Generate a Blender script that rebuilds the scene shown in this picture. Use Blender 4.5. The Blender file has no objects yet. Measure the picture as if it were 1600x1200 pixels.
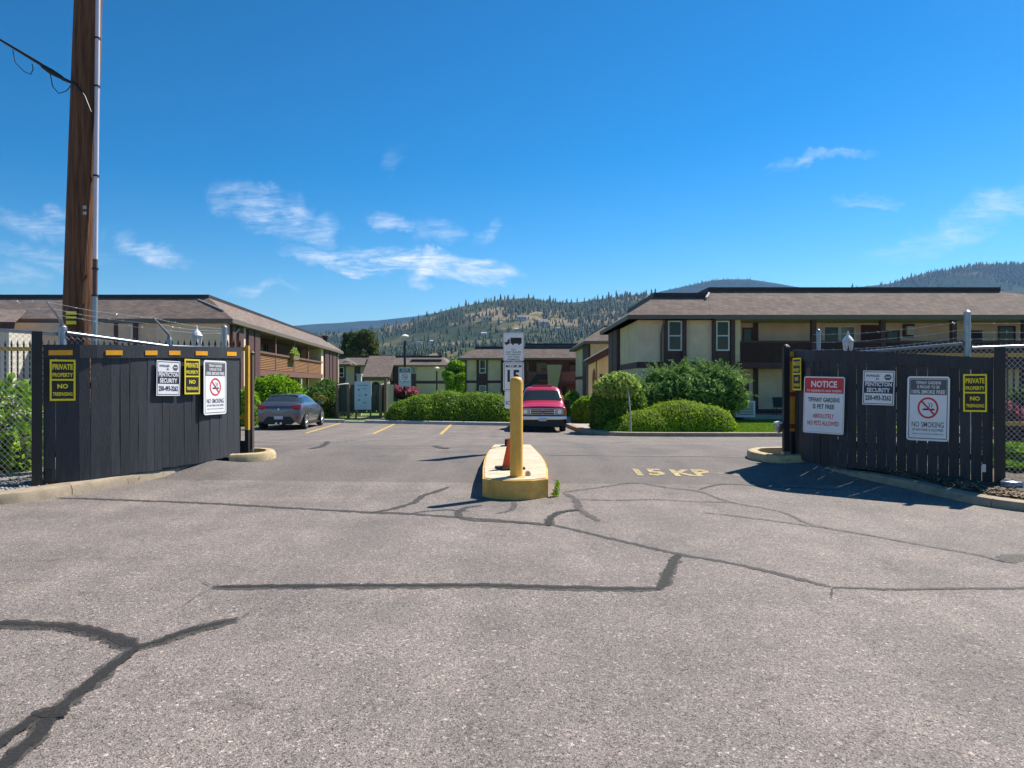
import bpy, bmesh, math, random
import numpy as np
from mathutils import Vector, Matrix
random.seed(7); RNG = np.random.default_rng(7)
sc = bpy.context.scene
COL = sc.collection
R = math.radians

# ------------------------------------------------------------------ camera
EYE, F = 1.55, 1150.0
cam_d = bpy.data.cameras.new('camera'); cam = bpy.data.objects.new('camera', cam_d); COL.objects.link(cam)
cam_d.sensor_width = 36.0; cam_d.lens = 36.0 * F / 1600.0
cam_d.clip_start = 0.05; cam_d.clip_end = 30000
cam.location = (0, 0, EYE); cam.rotation_euler = (R(90), 0, 0)
sc.camera = cam

# ------------------------------------------------------------------ sky and sun
SUN_AZ = math.atan2(0.75, 0.66)          # clockwise from +Y (straight ahead)
SUN_EL = R(49)
world = bpy.data.worlds.new('World'); sc.world = world; world.use_nodes = True
SKY_STRENGTH, SUN_STRENGTH = 0.051, 4.3
sun_d = bpy.data.lights.new('sun', 'SUN'); sun_d.energy = SUN_STRENGTH; sun_d.angle = R(0.5); sun_d.color = (1.0, 0.94, 0.84)
sun = bpy.data.objects.new('sun', sun_d); COL.objects.link(sun)
sdir = Vector((math.sin(SUN_AZ) * math.cos(SUN_EL), math.cos(SUN_AZ) * math.cos(SUN_EL), math.sin(SUN_EL)))
sun.rotation_euler = (-sdir).to_track_quat('-Z', 'Y').to_euler(); sun.location = (30, 30, 60)
sc.view_settings.view_transform = 'Standard'; sc.view_settings.look = 'None'
sc.view_settings.exposure = 0.92; sc.view_settings.gamma = 1.0; sc.view_settings.use_curve_mapping = False
sc.render.engine = 'CYCLES'
sc.cycles.use_denoising = True
sc.cycles.max_bounces = 8; sc.cycles.volume_bounces = 0; sc.cycles.transparent_max_bounces = 12

def build_world():
    nt = world.node_tree; N = nt.nodes; L = nt.links
    N.clear()
    def nd(t, **k):
        n = N.new(t)
        for a, b in k.items(): setattr(n, a, b)
        return n
    def sock(n, i, v):
        if hasattr(v, 'is_output') or isinstance(v, bpy.types.NodeSocket): L.new(v, n.inputs[i])
        else: n.inputs[i].default_value = v
    def m(op, a, b=0.0, c=0.0, clamp=False):
        n = nd('ShaderNodeMath', operation=op, use_clamp=clamp)
        sock(n, 0, a); sock(n, 1, b)
        if op in ('MULTIPLY_ADD', 'SMOOTH_MIN'): sock(n, 2, c)
        return n.outputs[0]
    sky = nd('ShaderNodeTexSky', sky_type='NISHITA')
    sky.sun_disc = False; sky.sun_elevation = SUN_EL; sky.sun_rotation = SUN_AZ
    sky.altitude = 400; sky.air_density = 1.0; sky.dust_density = 0.25; sky.ozone_density = 2.6
    hsv = nd('ShaderNodeHueSaturation'); hsv.inputs['Saturation'].default_value = 1.32; hsv.inputs['Hue'].default_value = .492; hsv.inputs['Value'].default_value = 1.0
    gm = nd('ShaderNodeGamma'); gm.inputs['Gamma'].default_value = 1.42; L.new(sky.outputs[0], gm.inputs['Color']); L.new(gm.outputs[0], hsv.inputs['Color'])
    tc = nd('ShaderNodeTexCoord'); sep = nd('ShaderNodeSeparateXYZ'); L.new(tc.outputs['Generated'], sep.inputs[0])
    x, y, z = sep.outputs
    ys = m('MAXIMUM', y, 0.08)
    u = m('DIVIDE', x, ys); v = m('DIVIDE', z, ys)
    # wispy noise: cirrus stretched sideways, domain distorted
    comb = nd('ShaderNodeCombineXYZ'); L.new(u, comb.inputs[0]); L.new(v, comb.inputs[1])
    def noise(scale, sx, sy, rot, detail, dist, off=0.0):
        mp = nd('ShaderNodeMapping'); mp.inputs['Scale'].default_value = (sx, sy, 1); mp.inputs['Rotation'].default_value = (0, 0, rot)
        mp.inputs['Location'].default_value = (off, off * .7, 0)
        L.new(comb.outputs[0], mp.inputs[0])
        n = nd('ShaderNodeTexNoise'); n.inputs['Scale'].default_value = scale; n.inputs['Detail'].default_value = detail
        n.inputs['Roughness'].default_value = .62; n.inputs['Distortion'].default_value = dist
        L.new(mp.outputs[0], n.inputs['Vector']); return n.outputs[0]
    wob1 = noise(7, 1, 1, 0, 5, .6, 3.1); wob2 = noise(7, 1, 1, 0, 5, .6, 9.7)
    uu = m('ADD', u, m('MULTIPLY', m('SUBTRACT', wob1, .5), .20))
    vv = m('ADD', v, m('MULTIPLY', m('SUBTRACT', wob2, .5), .11))
    wisp = noise(10, .8, 3.4, R(-16), 10, 1.8)
    fine = noise(30, .6, 3.8, R(-24), 9, 1.4, 5.0)
    tex = m('MULTIPLY_ADD', fine, .55, m('MULTIPLY', wisp, .65))
    tex = m('POWER', m('MULTIPLY', m('SUBTRACT', tex, .44, clamp=True), 3.4, clamp=True), 1.25)
    clouds = [(405,338,58,26,24,.62),(490,356,30,22,10,.5),(597,408,118,19,4,1.7),(758,424,78,13,7,1.35),(385,457,52,10,0,.8),
              (230,389,62,14,4,.8),(60,345,75,20,8,.45),(60,400,85,16,6,.4),(628,350,38,13,14,.65),(702,363,30,18,-5,.42),
              (785,360,26,18,-20,.42),(1285,252,76,9,-11,.42),(1530,343,105,24,-24,.5),(20,432,50,14,0,.35),(1355,311,26,8,10,.3),
              (1400,385,60,16,-22,.25),(615,250,14,24,20,.12)]
    total = None
    for (px, py, a, b, rot, amp) in clouds:
        cu, cv = (px - 800) / F, (600 - py) / F
        c, s = math.cos(R(rot)), math.sin(R(rot))
        du = m('SUBTRACT', uu, cu); dv = m('SUBTRACT', vv, cv)
        p = m('DIVIDE', m('ADD', m('MULTIPLY', du, c), m('MULTIPLY', dv, -s)), a / F)
        q = m('DIVIDE', m('ADD', m('MULTIPLY', du, s), m('MULTIPLY', dv, c)), b / F)
        d = m('ADD', m('MULTIPLY', p, p), m('MULTIPLY', q, q))
        w = m('MULTIPLY', m('POWER', m('MULTIPLY_ADD', d, -.48, 1.0, clamp=True), 1.5), amp * 1.25)
        total = w if total is None else m('MAXIMUM', total, w)
    dens = m('MULTIPLY', m('MULTIPLY', total, m('MULTIPLY_ADD', tex, .93, .05)), .85, clamp=True)
    mix = nd('ShaderNodeMix', data_type='RGBA'); L.new(dens, mix.inputs['Factor'])
    scl = nd('ShaderNodeVectorMath', operation='SCALE'); L.new(hsv.outputs[0], scl.inputs[0]); scl.inputs['Scale'].default_value = .625
    L.new(scl.outputs[0], mix.inputs['A']); mix.inputs['B'].default_value = (10.0, 10.9, 12.4, 1)
    bg = nd('ShaderNodeBackground'); bg.inputs['Strength'].default_value = SKY_STRENGTH
    L.new(mix.outputs['Result'], bg.inputs['Color'])
    out = nd('ShaderNodeOutputWorld'); L.new(bg.outputs[0], out.inputs['Surface'])
build_world()

# ------------------------------------------------------------------ ground heights, in metres
def lerp_pts(pts, t):
    return float(np.interp(t, [p[0] for p in pts], [p[1] for p in pts]))
_PROF = [(-60,0),(8.6,0),(9.6,.01),(10.6,.05),(11.6,.12),(12.6,.19),(13.6,.23),(14.6,.235),(15.6,.21),(17,.15),(26.6,-.31),(36,-.36),(45,-.38),(60,-.5),(83,-.7),(115,-.8),(200,-1.0),(9000,-1.0)]
_PX = np.array([p[0] for p in _PROF], float); _PZ = np.array([p[1] for p in _PROF], float)
def gz(x, y):
    z = np.interp(y, _PX, _PZ)
    near = np.clip((13 - y) / 2.5, 0, 1)
    z = z - near * np.where(x > 0, np.clip(.008 * x, 0, .12), np.clip(.013 * x, -.16, 0))
    z = z + .125 * np.clip((np.abs(x) - 4.0) / .9, 0, 1) * np.clip((y - 11.1) / .8, 0, 1) * np.clip((12.6 - y) / .4, 0, 1)
    lot = np.clip((y - 17) / 8, 0, 1) * np.clip((60 - y) / 15, 0, 1)
    z = z - lot * np.clip(.016 * (x + 3), -.10, .12)
    return z
def ground_px(px, py):
    """the point of the ground that the photograph shows at (px, py)"""
    u, v = (px - 800) / F, (py - 600) / F
    lo, hi = 1.0, 300.0
    for _ in range(60):
        mid = .5 * (lo + hi)
        if EYE - v * mid > gz(u * mid, mid): lo = mid
        else: hi = mid
    return u * lo, lo
def at(px, py, Y):
    return Vector(((px - 800) / F * Y, Y, EYE - (py - 600) / F * Y))

# ------------------------------------------------------------------ object helpers
def tag(o, label=None, cat=None, group=None, kind=None):
    if label: o['label'] = label
    if cat: o['category'] = cat
    if group: o['group'] = group
    if kind: o['kind'] = kind
    return o
def empty(name, loc=(0, 0, 0), rz=0.0, label=None, cat=None, group=None):
    o = bpy.data.objects.new(name, None); COL.objects.link(o)
    o.location = loc; o.rotation_euler = (0, 0, rz); o.empty_display_size = .2
    return tag(o, label, cat, group)
def link(name, me, parent=None, loc=(0, 0, 0), rot=(0, 0, 0), mat=None):
    o = bpy.data.objects.new(name, me); COL.objects.link(o)
    o.location = loc; o.rotation_euler = rot
    if parent: o.parent = parent
    if mat and len(me.materials) == 0: me.materials.append(mat)
    return o
def copy_tree(o, parent=None):
    c = o.copy(); COL.objects.link(c)
    if parent: c.parent = parent
    for ch in list(o.children): copy_tree(ch, c)
    return c

class MB:
    """collects shapes and links them as ONE mesh object"""
    def __init__(s): s.v = []; s.f = []
    def add(s, vs, fs):
        n = len(s.v); s.v += [tuple(v) for v in vs]; s.f += [tuple(i + n for i in f) for f in fs]; return s
    def box(s, x0, x1, y0, y1, z0, z1):
        vs = [(x0,y0,z0),(x1,y0,z0),(x1,y1,z0),(x0,y1,z0),(x0,y0,z1),(x1,y0,z1),(x1,y1,z1),(x0,y1,z1)]
        return s.add(vs, [(0,3,2,1),(4,5,6,7),(0,1,5,4),(1,2,6,5),(2,3,7,6),(3,0,4,7)])
    def hexa(s, bot, top):
        return s.add(list(bot) + list(top), [(3,2,1,0),(4,5,6,7),(0,1,5,4),(1,2,6,5),(2,3,7,6),(3,0,4,7)])
    def prism(s, poly, z0, z1, cap=True):
        n = len(poly)
        zz0 = [z0(p[0], p[1]) if callable(z0) else z0 for p in poly]; zz1 = [z1(p[0], p[1]) if callable(z1) else z1 for p in poly]
        vs = [(p[0], p[1], a) for p, a in zip(poly, zz0)] + [(p[0], p[1], b) for p, b in zip(poly, zz1)]
        fs = [(i, (i + 1) % n, n + (i + 1) % n, n + i) for i in range(n)]
        if cap: fs += [tuple(range(n - 1, -1, -1)), tuple(range(n, 2 * n))]
        return s.add(vs, fs)
    def tube(s, pts, r, n=8, cap=True):
        pts = [Vector(p) for p in pts]; rr = r if isinstance(r, (list, tuple)) else [r] * len(pts)
        rings = []
        for i, p in enumerate(pts):
            d = (pts[min(i + 1, len(pts) - 1)] - pts[max(i - 1, 0)]).normalized()
            a = d.orthogonal() if i == 0 else (A - d * A.dot(d))
            A = a.normalized(); B = d.cross(A)
            rings.append([p + (A * math.cos(2 * math.pi * k / n) + B * math.sin(2 * math.pi * k / n)) * rr[i] for k in range(n)])
        vs = [q for ring in rings for q in ring]
        fs = [(i * n + k, i * n + (k + 1) % n, (i + 1) * n + (k + 1) % n, (i + 1) * n + k) for i in range(len(pts) - 1) for k in range(n)]
        if cap: fs += [tuple(range(n - 1, -1, -1)), tuple(range((len(pts) - 1) * n, len(pts) * n))]
        return s.add(vs, fs)
    def lathe(s, prof, c=(0, 0, 0), n=16, axis='z'):
        vs = []
        for (r, h) in prof:
            for k in range(n):
                a = 2 * math.pi * k / n
                if axis == 'z': vs.append((c[0] + r * math.cos(a), c[1] + r * math.sin(a), c[2] + h))
                elif axis == 'x': vs.append((c[0] + h, c[1] + r * math.cos(a), c[2] + r * math.sin(a)))
                else: vs.append((c[0] + r * math.cos(a), c[1] + h, c[2] + r * math.sin(a)))
        m = len(prof)
        fs = [(i * n + k, i * n + (k + 1) % n, (i + 1) * n + (k + 1) % n, (i + 1) * n + k) for i in range(m - 1) for k in range(n)]
        fs += [tuple(range(n - 1, -1, -1)), tuple(range((m - 1) * n, m * n))]
        return s.add(vs, fs)
    def mesh(s, name, smooth=False):
        me = bpy.data.meshes.new(name); me.from_pydata(s.v, [], s.f)
        bm = bmesh.new(); bm.from_mesh(me); bmesh.ops.recalc_face_normals(bm, faces=bm.faces); bm.to_mesh(me); bm.free()
        if smooth:
            for p in me.polygons: p.use_smooth = True
            me.set_sharp_from_angle(angle=R(38))
        return me
    def build(s, name, mat, parent=None, loc=(0, 0, 0), rot=(0, 0, 0), smooth=False, world=False, bevel=0.0):
        me = s.mesh(name, smooth); me.materials.append(mat)
        if bevel > 0:
            bm = bmesh.new(); bm.from_mesh(me)
            bmesh.ops.bevel(bm, geom=[e for e in bm.edges if e.is_manifold and e.calc_face_angle(0) > R(40)], offset=bevel, segments=2, affect='EDGES', profile=.7)
            bm.to_mesh(me); bm.free()
        if world and parent: loc = -Vector(parent.location)
        return link(name, me, parent, loc, rot)

def mesh_np(name, verts, faces, mat, smooth=False):
    """verts (n,3), faces (m,k) arrays"""
    me = bpy.data.meshes.new(name); k = faces.shape[1]
    me.vertices.add(len(verts)); me.vertices.foreach_set('co', np.asarray(verts, np.float32).ravel())
    me.loops.add(faces.size); me.loops.foreach_set('vertex_index', np.asarray(faces, np.int32).ravel())
    me.polygons.add(len(faces)); me.polygons.foreach_set('loop_start', np.arange(0, faces.size, k, dtype=np.int32))
    me.polygons.foreach_set('loop_total', np.full(len(faces), k, np.int32))
    if smooth: me.polygons.foreach_set('use_smooth', np.ones(len(faces), bool))
    me.update(calc_edges=True); me.validate()
    me.materials.append(mat); return me

# ------------------------------------------------------------------ materials
def new_mat(name):
    m = bpy.data.materials.new(name); m.use_nodes = True
    nt = m.node_tree; b = nt.nodes['Principled BSDF']; return m, nt, b
def paint(name, c, rough=.6, var=.12, scale=6.0, bump=0.0, bscale=60.0, metal=0.0, spec=.5, coat=0.0, c2=None, stretch=None, detail=6, speck=None, tint=0.0):
    m, nt, b = new_mat(name); N, L = nt.nodes, nt.links
    tc = N.new('ShaderNodeTexCoord'); src = tc.outputs['Object']
    if stretch:
        mp = N.new('ShaderNodeMapping'); mp.inputs['Scale'].default_value = stretch; L.new(src, mp.inputs[0]); src = mp.outputs[0]
    n = N.new('ShaderNodeTexNoise'); n.inputs['Scale'].default_value = scale; n.inputs['Detail'].default_value = detail; n.inputs['Roughness'].default_value = .65
    L.new(src, n.inputs['Vector'])
    r = N.new('ShaderNodeValToRGB'); L.new(n.outputs[0], r.inputs[0])
    lo = tuple(max(0, q * (1 - var)) for q in c); hi = tuple(q * (1 + var) for q in c) if c2 is None else c2
    r.color_ramp.elements[0].position = .3; r.color_ramp.elements[1].position = .7
    r.color_ramp.elements[0].color = (*lo, 1); r.color_ramp.elements[1].color = (*hi, 1)
    colr = r.outputs[0]
    if speck:
        sc_, at_, (sr, sg, sb) = speck
        n3 = N.new('ShaderNodeTexNoise'); n3.inputs['Scale'].default_value = sc_; n3.inputs['Detail'].default_value = 4; n3.inputs['Roughness'].default_value = .7; L.new(tc.outputs['Object'], n3.inputs['Vector'])
        r3 = N.new('ShaderNodeValToRGB'); L.new(n3.outputs[0], r3.inputs[0]); r3.color_ramp.elements[0].position = at_; r3.color_ramp.elements[1].position = at_ + .04
        mx = N.new('ShaderNodeMix'); mx.data_type = 'RGBA'; L.new(r3.outputs[0], mx.inputs['Factor']); L.new(colr, mx.inputs['A']); mx.inputs['B'].default_value = (sr, sg, sb, 1); colr = mx.outputs['Result']
    if tint:
        oi = N.new('ShaderNodeObjectInfo'); mr = N.new('ShaderNodeMapRange'); L.new(oi.outputs['Random'], mr.inputs[0]); mr.inputs['To Min'].default_value = 1 - tint; mr.inputs['To Max'].default_value = 1 + tint
        vm = N.new('ShaderNodeVectorMath'); vm.operation = 'SCALE'; L.new(colr, vm.inputs[0]); L.new(mr.outputs[0], vm.inputs['Scale']); colr = vm.outputs[0]
    L.new(colr, b.inputs['Base Color'])
    b.inputs['Roughness'].default_value = rough; b.inputs['Metallic'].default_value = metal; b.inputs['Specular IOR Level'].default_value = spec
    if coat: b.inputs['Coat Weight'].default_value = coat; b.inputs['Coat Roughness'].default_value = .08
    if bump:
        n2 = N.new('ShaderNodeTexNoise'); n2.inputs['Scale'].default_value = bscale; n2.inputs['Detail'].default_value = 5; L.new(src, n2.inputs['Vector'])
        bp = N.new('ShaderNodeBump'); bp.inputs['Strength'].default_value = bump; bp.inputs['Distance'].default_value = .02
        L.new(n2.outputs[0], bp.inputs['Height']); L.new(bp.outputs[0], b.inputs['Normal'])
    return m
def leaf_mat(name, c_dark, c_light, trans=.35, rough=.55):
    m, nt, b = new_mat(name); N, L = nt.nodes, nt.links
    g = N.new('ShaderNodeNewGeometry'); r = N.new('ShaderNodeValToRGB')
    L.new(g.outputs['Random Per Island'], r.inputs[0])
    r.color_ramp.elements[0].color = (*c_dark, 1); r.color_ramp.elements[1].color = (*c_light, 1)
    tc = N.new('ShaderNodeTexCoord'); n = N.new('ShaderNodeTexNoise'); n.inputs['Scale'].default_value = 1.7; n.inputs['Detail'].default_value = 4
    L.new(tc.outputs['Object'], n.inputs['Vector'])
    mx = N.new('ShaderNodeMix'); mx.data_type = 'RGBA'; mx.blend_type = 'MULTIPLY'; mx.inputs['Factor'].default_value = .55
    r2 = N.new('ShaderNodeValToRGB'); L.new(n.outputs[0], r2.inputs[0])
    r2.color_ramp.elements[0].position = .35; r2.color_ramp.elements[1].position = .65
    r2.color_ramp.elements[0].color = (.62, .66, .6, 1); r2.color_ramp.elements[1].color = (1.25, 1.2, 1.0, 1)
    L.new(r.outputs[0], mx.inputs['A']); L.new(r2.outputs[0], mx.inputs['B'])
    col = mx.outputs['Result']; L.new(col, b.inputs['Base Color']); b.inputs['Roughness'].default_value = .7; b.inputs['Specular IOR Level'].default_value = .12
    t = N.new('ShaderNodeBsdfTranslucent'); L.new(col, t.inputs[0])
    ms = N.new('ShaderNodeMixShader'); ms.inputs[0].default_value = trans
    L.new(b.outputs[0], ms.inputs[1]); L.new(t.outputs[0], ms.inputs[2]); L.new(ms.outputs[0], N['Material Output'].inputs['Surface'])
    return m
def glass_mat(name, c=(.015, .02, .024), rough=.04):
    m, nt, b = new_mat(name); b.inputs['Base Color'].default_value = (*c, 1); b.inputs['Roughness'].default_value = rough
    b.inputs['Specular IOR Level'].default_value = .35; return m
def asphalt(name, lo, mid, hi, grain=150.0, stones=.16, mott=.16, tint=(1.06, .97, .97)):
    m, nt, b = new_mat(name); N, L = nt.nodes, nt.links
    tc = N.new('ShaderNodeTexCoord')
    v = N.new('ShaderNodeTexVoronoi'); v.inputs['Scale'].default_value = grain; L.new(tc.outputs['Object'], v.inputs['Vector'])
    sp = N.new('ShaderNodeSeparateColor'); L.new(v.outputs['Color'], sp.inputs[0])
    r = N.new('ShaderNodeValToRGB'); L.new(sp.outputs[0], r.inputs[0])
    e = r.color_ramp.elements; e[0].color = (*lo, 1); e[1].color = (*hi, 1); e[1].position = 1.0
    q = e.new(.14); q.color = tuple(.6 * a + .4 * c for a, c in zip(lo, mid)) + (1,)
    q = e.new(.34); q.color = (*mid, 1)
    q = e.new(1 - stones); q.color = tuple(1.22 * c for c in mid) + (1,)
    # larger stones
    v2 = N.new('ShaderNodeTexVoronoi'); v2.inputs['Scale'].default_value = grain * .42; L.new(tc.outputs['Object'], v2.inputs['Vector'])
    s2 = N.new('ShaderNodeSeparateColor'); L.new(v2.outputs['Color'], s2.inputs[0])
    r2 = N.new('ShaderNodeValToRGB'); L.new(s2.outputs[1], r2.inputs[0])
    e2 = r2.color_ramp.elements; e2[0].color = (.55, .55, .57, 1); e2[0].position = .0; e2[1].color = (1.9, 1.85, 1.75, 1); e2[1].position = 1
    q = e2.new(.10); q.color = (.95, .95, .95, 1); q = e2.new(.93); q.color = (1.05, 1.05, 1.05, 1)
    mx = N.new('ShaderNodeMix'); mx.data_type = 'RGBA'; mx.blend_type = 'MULTIPLY'; mx.inputs['Factor'].default_value = 1
    L.new(r.outputs[0], mx.inputs['A']); L.new(r2.outputs[0], mx.inputs['B'])
    # mottling: wide soft patches, faint pinkish stone
    n1 = N.new('ShaderNodeTexNoise'); n1.inputs['Scale'].default_value = .9; n1.inputs['Detail'].default_value = 8; n1.inputs['Roughness'].default_value = .68
    L.new(tc.outputs['Object'], n1.inputs['Vector'])
    r3 = N.new('ShaderNodeValToRGB'); L.new(n1.outputs[0], r3.inputs[0])
    r3.color_ramp.elements[0].position = .3; r3.color_ramp.elements[1].position = .72
    r3.color_ramp.elements[0].color = (1 - mott, 1 - mott, 1 - mott * .9, 1)
    r3.color_ramp.elements[1].color = (1 + mott * tint[0], 1 + mott * .75 * tint[1], 1 + mott * .8 * tint[2], 1)
    mx2 = N.new('ShaderNodeMix'); mx2.data_type = 'RGBA'; mx2.blend_type = 'MULTIPLY'; mx2.inputs['Factor'].default_value = 1
    L.new(mx.outputs['Result'], mx2.inputs['A']); L.new(r3.outputs[0], mx2.inputs['B'])
    # streaks along the wheel paths
    mp = N.new('ShaderNodeMapping'); mp.inputs['Scale'].default_value = (1.1, .07, 1); L.new(tc.outputs['Object'], mp.inputs[0])
    n2 = N.new('ShaderNodeTexNoise'); n2.inputs['Scale'].default_value = 1.6; n2.inputs['Detail'].default_value = 4; L.new(mp.outputs[0], n2.inputs['Vector'])
    r4 = N.new('ShaderNodeValToRGB'); L.new(n2.outputs[0], r4.inputs[0])
    r4.color_ramp.elements[0].position = .3; r4.color_ramp.elements[1].position = .7
    r4.color_ramp.elements[0].color = (.84, .84, .86, 1); r4.color_ramp.elements[1].color = (1.09, 1.08, 1.06, 1)
    mx3 = N.new('ShaderNodeMix'); mx3.data_type = 'RGBA'; mx3.blend_type = 'MULTIPLY'; mx3.inputs['Factor'].default_value = 1
    L.new(mx2.outputs['Result'], mx3.inputs['A']); L.new(r4.outputs[0], mx3.inputs['B'])
    n5 = N.new('ShaderNodeTexNoise'); n5.inputs['Scale'].default_value = 2.6; n5.inputs['Detail'].default_value = 5; n5.inputs['Roughness'].default_value = .6; n5.inputs['Distortion'].default_value = .6; L.new(tc.outputs['Object'], n5.inputs['Vector'])
    r5 = N.new('ShaderNodeValToRGB'); L.new(n5.outputs[0], r5.inputs[0]); r5.color_ramp.elements[0].position = .27; r5.color_ramp.elements[1].position = .38
    r5.color_ramp.elements[0].color = (.62, .61, .61, 1); r5.color_ramp.elements[1].color = (1, 1, 1, 1)
    mx4 = N.new('ShaderNodeMix'); mx4.data_type = 'RGBA'; mx4.blend_type = 'MULTIPLY'; mx4.inputs['Factor'].default_value = .8
    L.new(mx3.outputs['Result'], mx4.inputs['A']); L.new(r5.outputs[0], mx4.inputs['B'])
    L.new(mx4.outputs['Result'], b.inputs['Base Color'])
    b.inputs['Roughness'].default_value = .85; b.inputs['Specular IOR Level'].default_value = .35
    bp = N.new('ShaderNodeBump'); bp.inputs['Strength'].default_value = .55; bp.inputs['Distance'].default_value = .006
    L.new(v.outputs['Distance'], bp.inputs['Height']); L.new(bp.outputs[0], b.inputs['Normal'])
    return m
def shingle_mat(name, a, c):
    m, nt, b = new_mat(name); N, L = nt.nodes, nt.links
    tc = N.new('ShaderNodeTexCoord'); s = N.new('ShaderNodeSeparateXYZ'); L.new(tc.outputs['Object'], s.inputs[0])
    ad = N.new('ShaderNodeMath'); L.new(s.outputs[0], ad.inputs[0]); L.new(s.outputs[1], ad.inputs[1])
    cb = N.new('ShaderNodeCombineXYZ'); L.new(ad.outputs[0], cb.inputs[0])
    ml = N.new('ShaderNodeMath'); ml.operation = 'MULTIPLY'; ml.inputs[1].default_value = 1.9; L.new(s.outputs[2], ml.inputs[0]); L.new(ml.outputs[0], cb.inputs[1])
    br = N.new('ShaderNodeTexBrick'); L.new(cb.outputs[0], br.inputs['Vector']); br.inputs['Scale'].default_value = 1.0
    br.inputs['Brick Width'].default_value = .32; br.inputs['Row Height'].default_value = .16; br.inputs['Mortar Size'].default_value = .008; br.inputs['Mortar Smooth'].default_value = .4
    br.inputs['Color1'].default_value = (*a, 1); br.inputs['Color2'].default_value = (*c, 1); br.inputs['Mortar'].default_value = tuple(.55 * q for q in a) + (1,)
    n = N.new('ShaderNodeTexNoise'); n.inputs['Scale'].default_value = 1.3; n.inputs['Detail'].default_value = 8; n.inputs['Roughness'].default_value = .7; L.new(tc.outputs['Object'], n.inputs['Vector'])
    r = N.new('ShaderNodeValToRGB'); L.new(n.outputs[0], r.inputs[0]); r.color_ramp.elements[0].position = .3; r.color_ramp.elements[1].position = .7
    r.color_ramp.elements[0].color = (.78, .78, .8, 1); r.color_ramp.elements[1].color = (1.18, 1.15, 1.12, 1)
    mx = N.new('ShaderNodeMix'); mx.data_type = 'RGBA'; mx.blend_type = 'MULTIPLY'; mx.inputs['Factor'].default_value = 1
    L.new(br.outputs[0], mx.inputs['A']); L.new(r.outputs[0], mx.inputs['B']); L.new(mx.outputs['Result'], b.inputs['Base Color'])
    b.inputs['Roughness'].default_value = .9; b.inputs['Specular IOR Level'].default_value = .2
    return m
def worn_mat(name, c, amount=.5, scale=14.0, soft=.09):
    """paint worn through to what lies below"""
    m, nt, b = new_mat(name); N, L = nt.nodes, nt.links
    tc = N.new('ShaderNodeTexCoord'); n = N.new('ShaderNodeTexNoise'); n.inputs['Scale'].default_value = scale; n.inputs['Detail'].default_value = 9; n.inputs['Roughness'].default_value = .75
    L.new(tc.outputs['Object'], n.inputs['Vector'])
    r = N.new('ShaderNodeValToRGB'); L.new(n.outputs[0], r.inputs[0]); r.color_ramp.elements[0].position = amount - soft; r.color_ramp.elements[1].position = amount + soft
    t = N.new('ShaderNodeBsdfTransparent'); ms = N.new('ShaderNodeMixShader'); L.new(r.outputs[0], ms.inputs[0])
    L.new(t.outputs[0], ms.inputs[1]); L.new(b.outputs[0], ms.inputs[2]); L.new(ms.outputs[0], N['Material Output'].inputs['Surface'])
    b.inputs['Base Color'].default_value = (*c, 1); b.inputs['Roughness'].default_value = .8
    return m

M = {}
M['street'] = asphalt('street_asphalt', (.064, .057, .052), (.210, .187, .166), (.43, .39, .335), 150, .12, .26)
M['drive'] = asphalt('driveway_asphalt', (.07, .063, .057), (.166, .149, .133), (.26, .237, .21), 190, .08, .20)
M['lot'] = asphalt('parking_asphalt', (.07, .064, .058), (.192, .172, .150), (.29, .263, .23), 190, .10, .26)
M['soil'] = paint('soil', (.11, .085, .06), .95, .35, 3, .6, 40)
M['gravel'] = paint('gravel', (.30, .28, .25), .95, .45, 30, .9, 60)
M['stone'] = paint('stone', (.36, .33, .29), .9, .4, 5)
M['chip'] = paint('wood_chips', (.19, .13, .085), .9, .5, 9)
M['kerb'] = paint('kerb_concrete', (.34, .275, .195), .9, .25, 5, .4, 90, speck=(9, .62, (.17, .14, .11)))
M['kerb_white'] = paint('kerb_pale', (.46, .44, .42), .85, .18, 4, .3, 70)
M['kerb_yellow'] = paint('kerb_yellow_worn', (.50, .36, .16), .85, .2, 6, .3, 80, c2=(.58, .48, .30), speck=(9, .60, (.26, .22, .17)))
M['walk'] = paint('walk_concrete', (.38, .34, .30), .9, .15, 3, .2, 60)
M['yellow_conc'] = paint('yellow_painted_concrete', (.80, .40, .065), .75, .2, 5, .25, 50, c2=(.88, .52, .14), speck=(11, .62, (.36, .30, .22)))
M['pale_conc'] = paint('worn_pale_paint', (.56, .45, .27), .8, .15, 4, .3, 70, c2=(.66, .59, .46), speck=(8, .62, (.40, .30, .15)))
M['bollard'] = paint('bollard_yellow', (.93, .46, .06), .55, .16, 9, .12, 40, c2=(.96, .54, .10), stretch=(1, 1, .35), speck=(17, .655, (.30, .19, .08)))
M['line'] = worn_mat('yellow_line_paint', (.55, .36, .08), .36, 8)
M['letters_worn'] = worn_mat('yellow_letter_paint', (.54, .42, .19), .435, 13, .15)
M['letters_faded'] = worn_mat('yellow_letter_faded', (.42, .36, .24), .58, 11, .13)
M['tar'] = worn_mat('crack_sealant_dark', (.022, .020, .019), .41, 55, .16)
M['tar_band'] = worn_mat('crack_sealant_band', (.060, .055, .051), .46, 70, .16)
M['tar_mid'] = worn_mat('crack_sealant_grey', (.048, .044, .042), .44, 40, .16)
M['tar_faint'] = worn_mat('crack_sealant_faded', (.075, .068, .064), .50, 30, .18)
M['joint'] = paint('asphalt_joint_pale', (.22, .21, .205), .9, .2, 9)
M['board'] = paint('charcoal_board', (.026, .029, .038), .62, .28, 7, .35, 30, c2=(.036, .040, .051), stretch=(5, 5, .5), speck=(26, .72, (.16, .16, .17)), tint=.22)
M['black'] = paint('black_paint', (.012, .012, .014), .5, .3, 8)
M['rubber'] = paint('black_rubber', (.02, .02, .021), .8, .2, 8)
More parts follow.
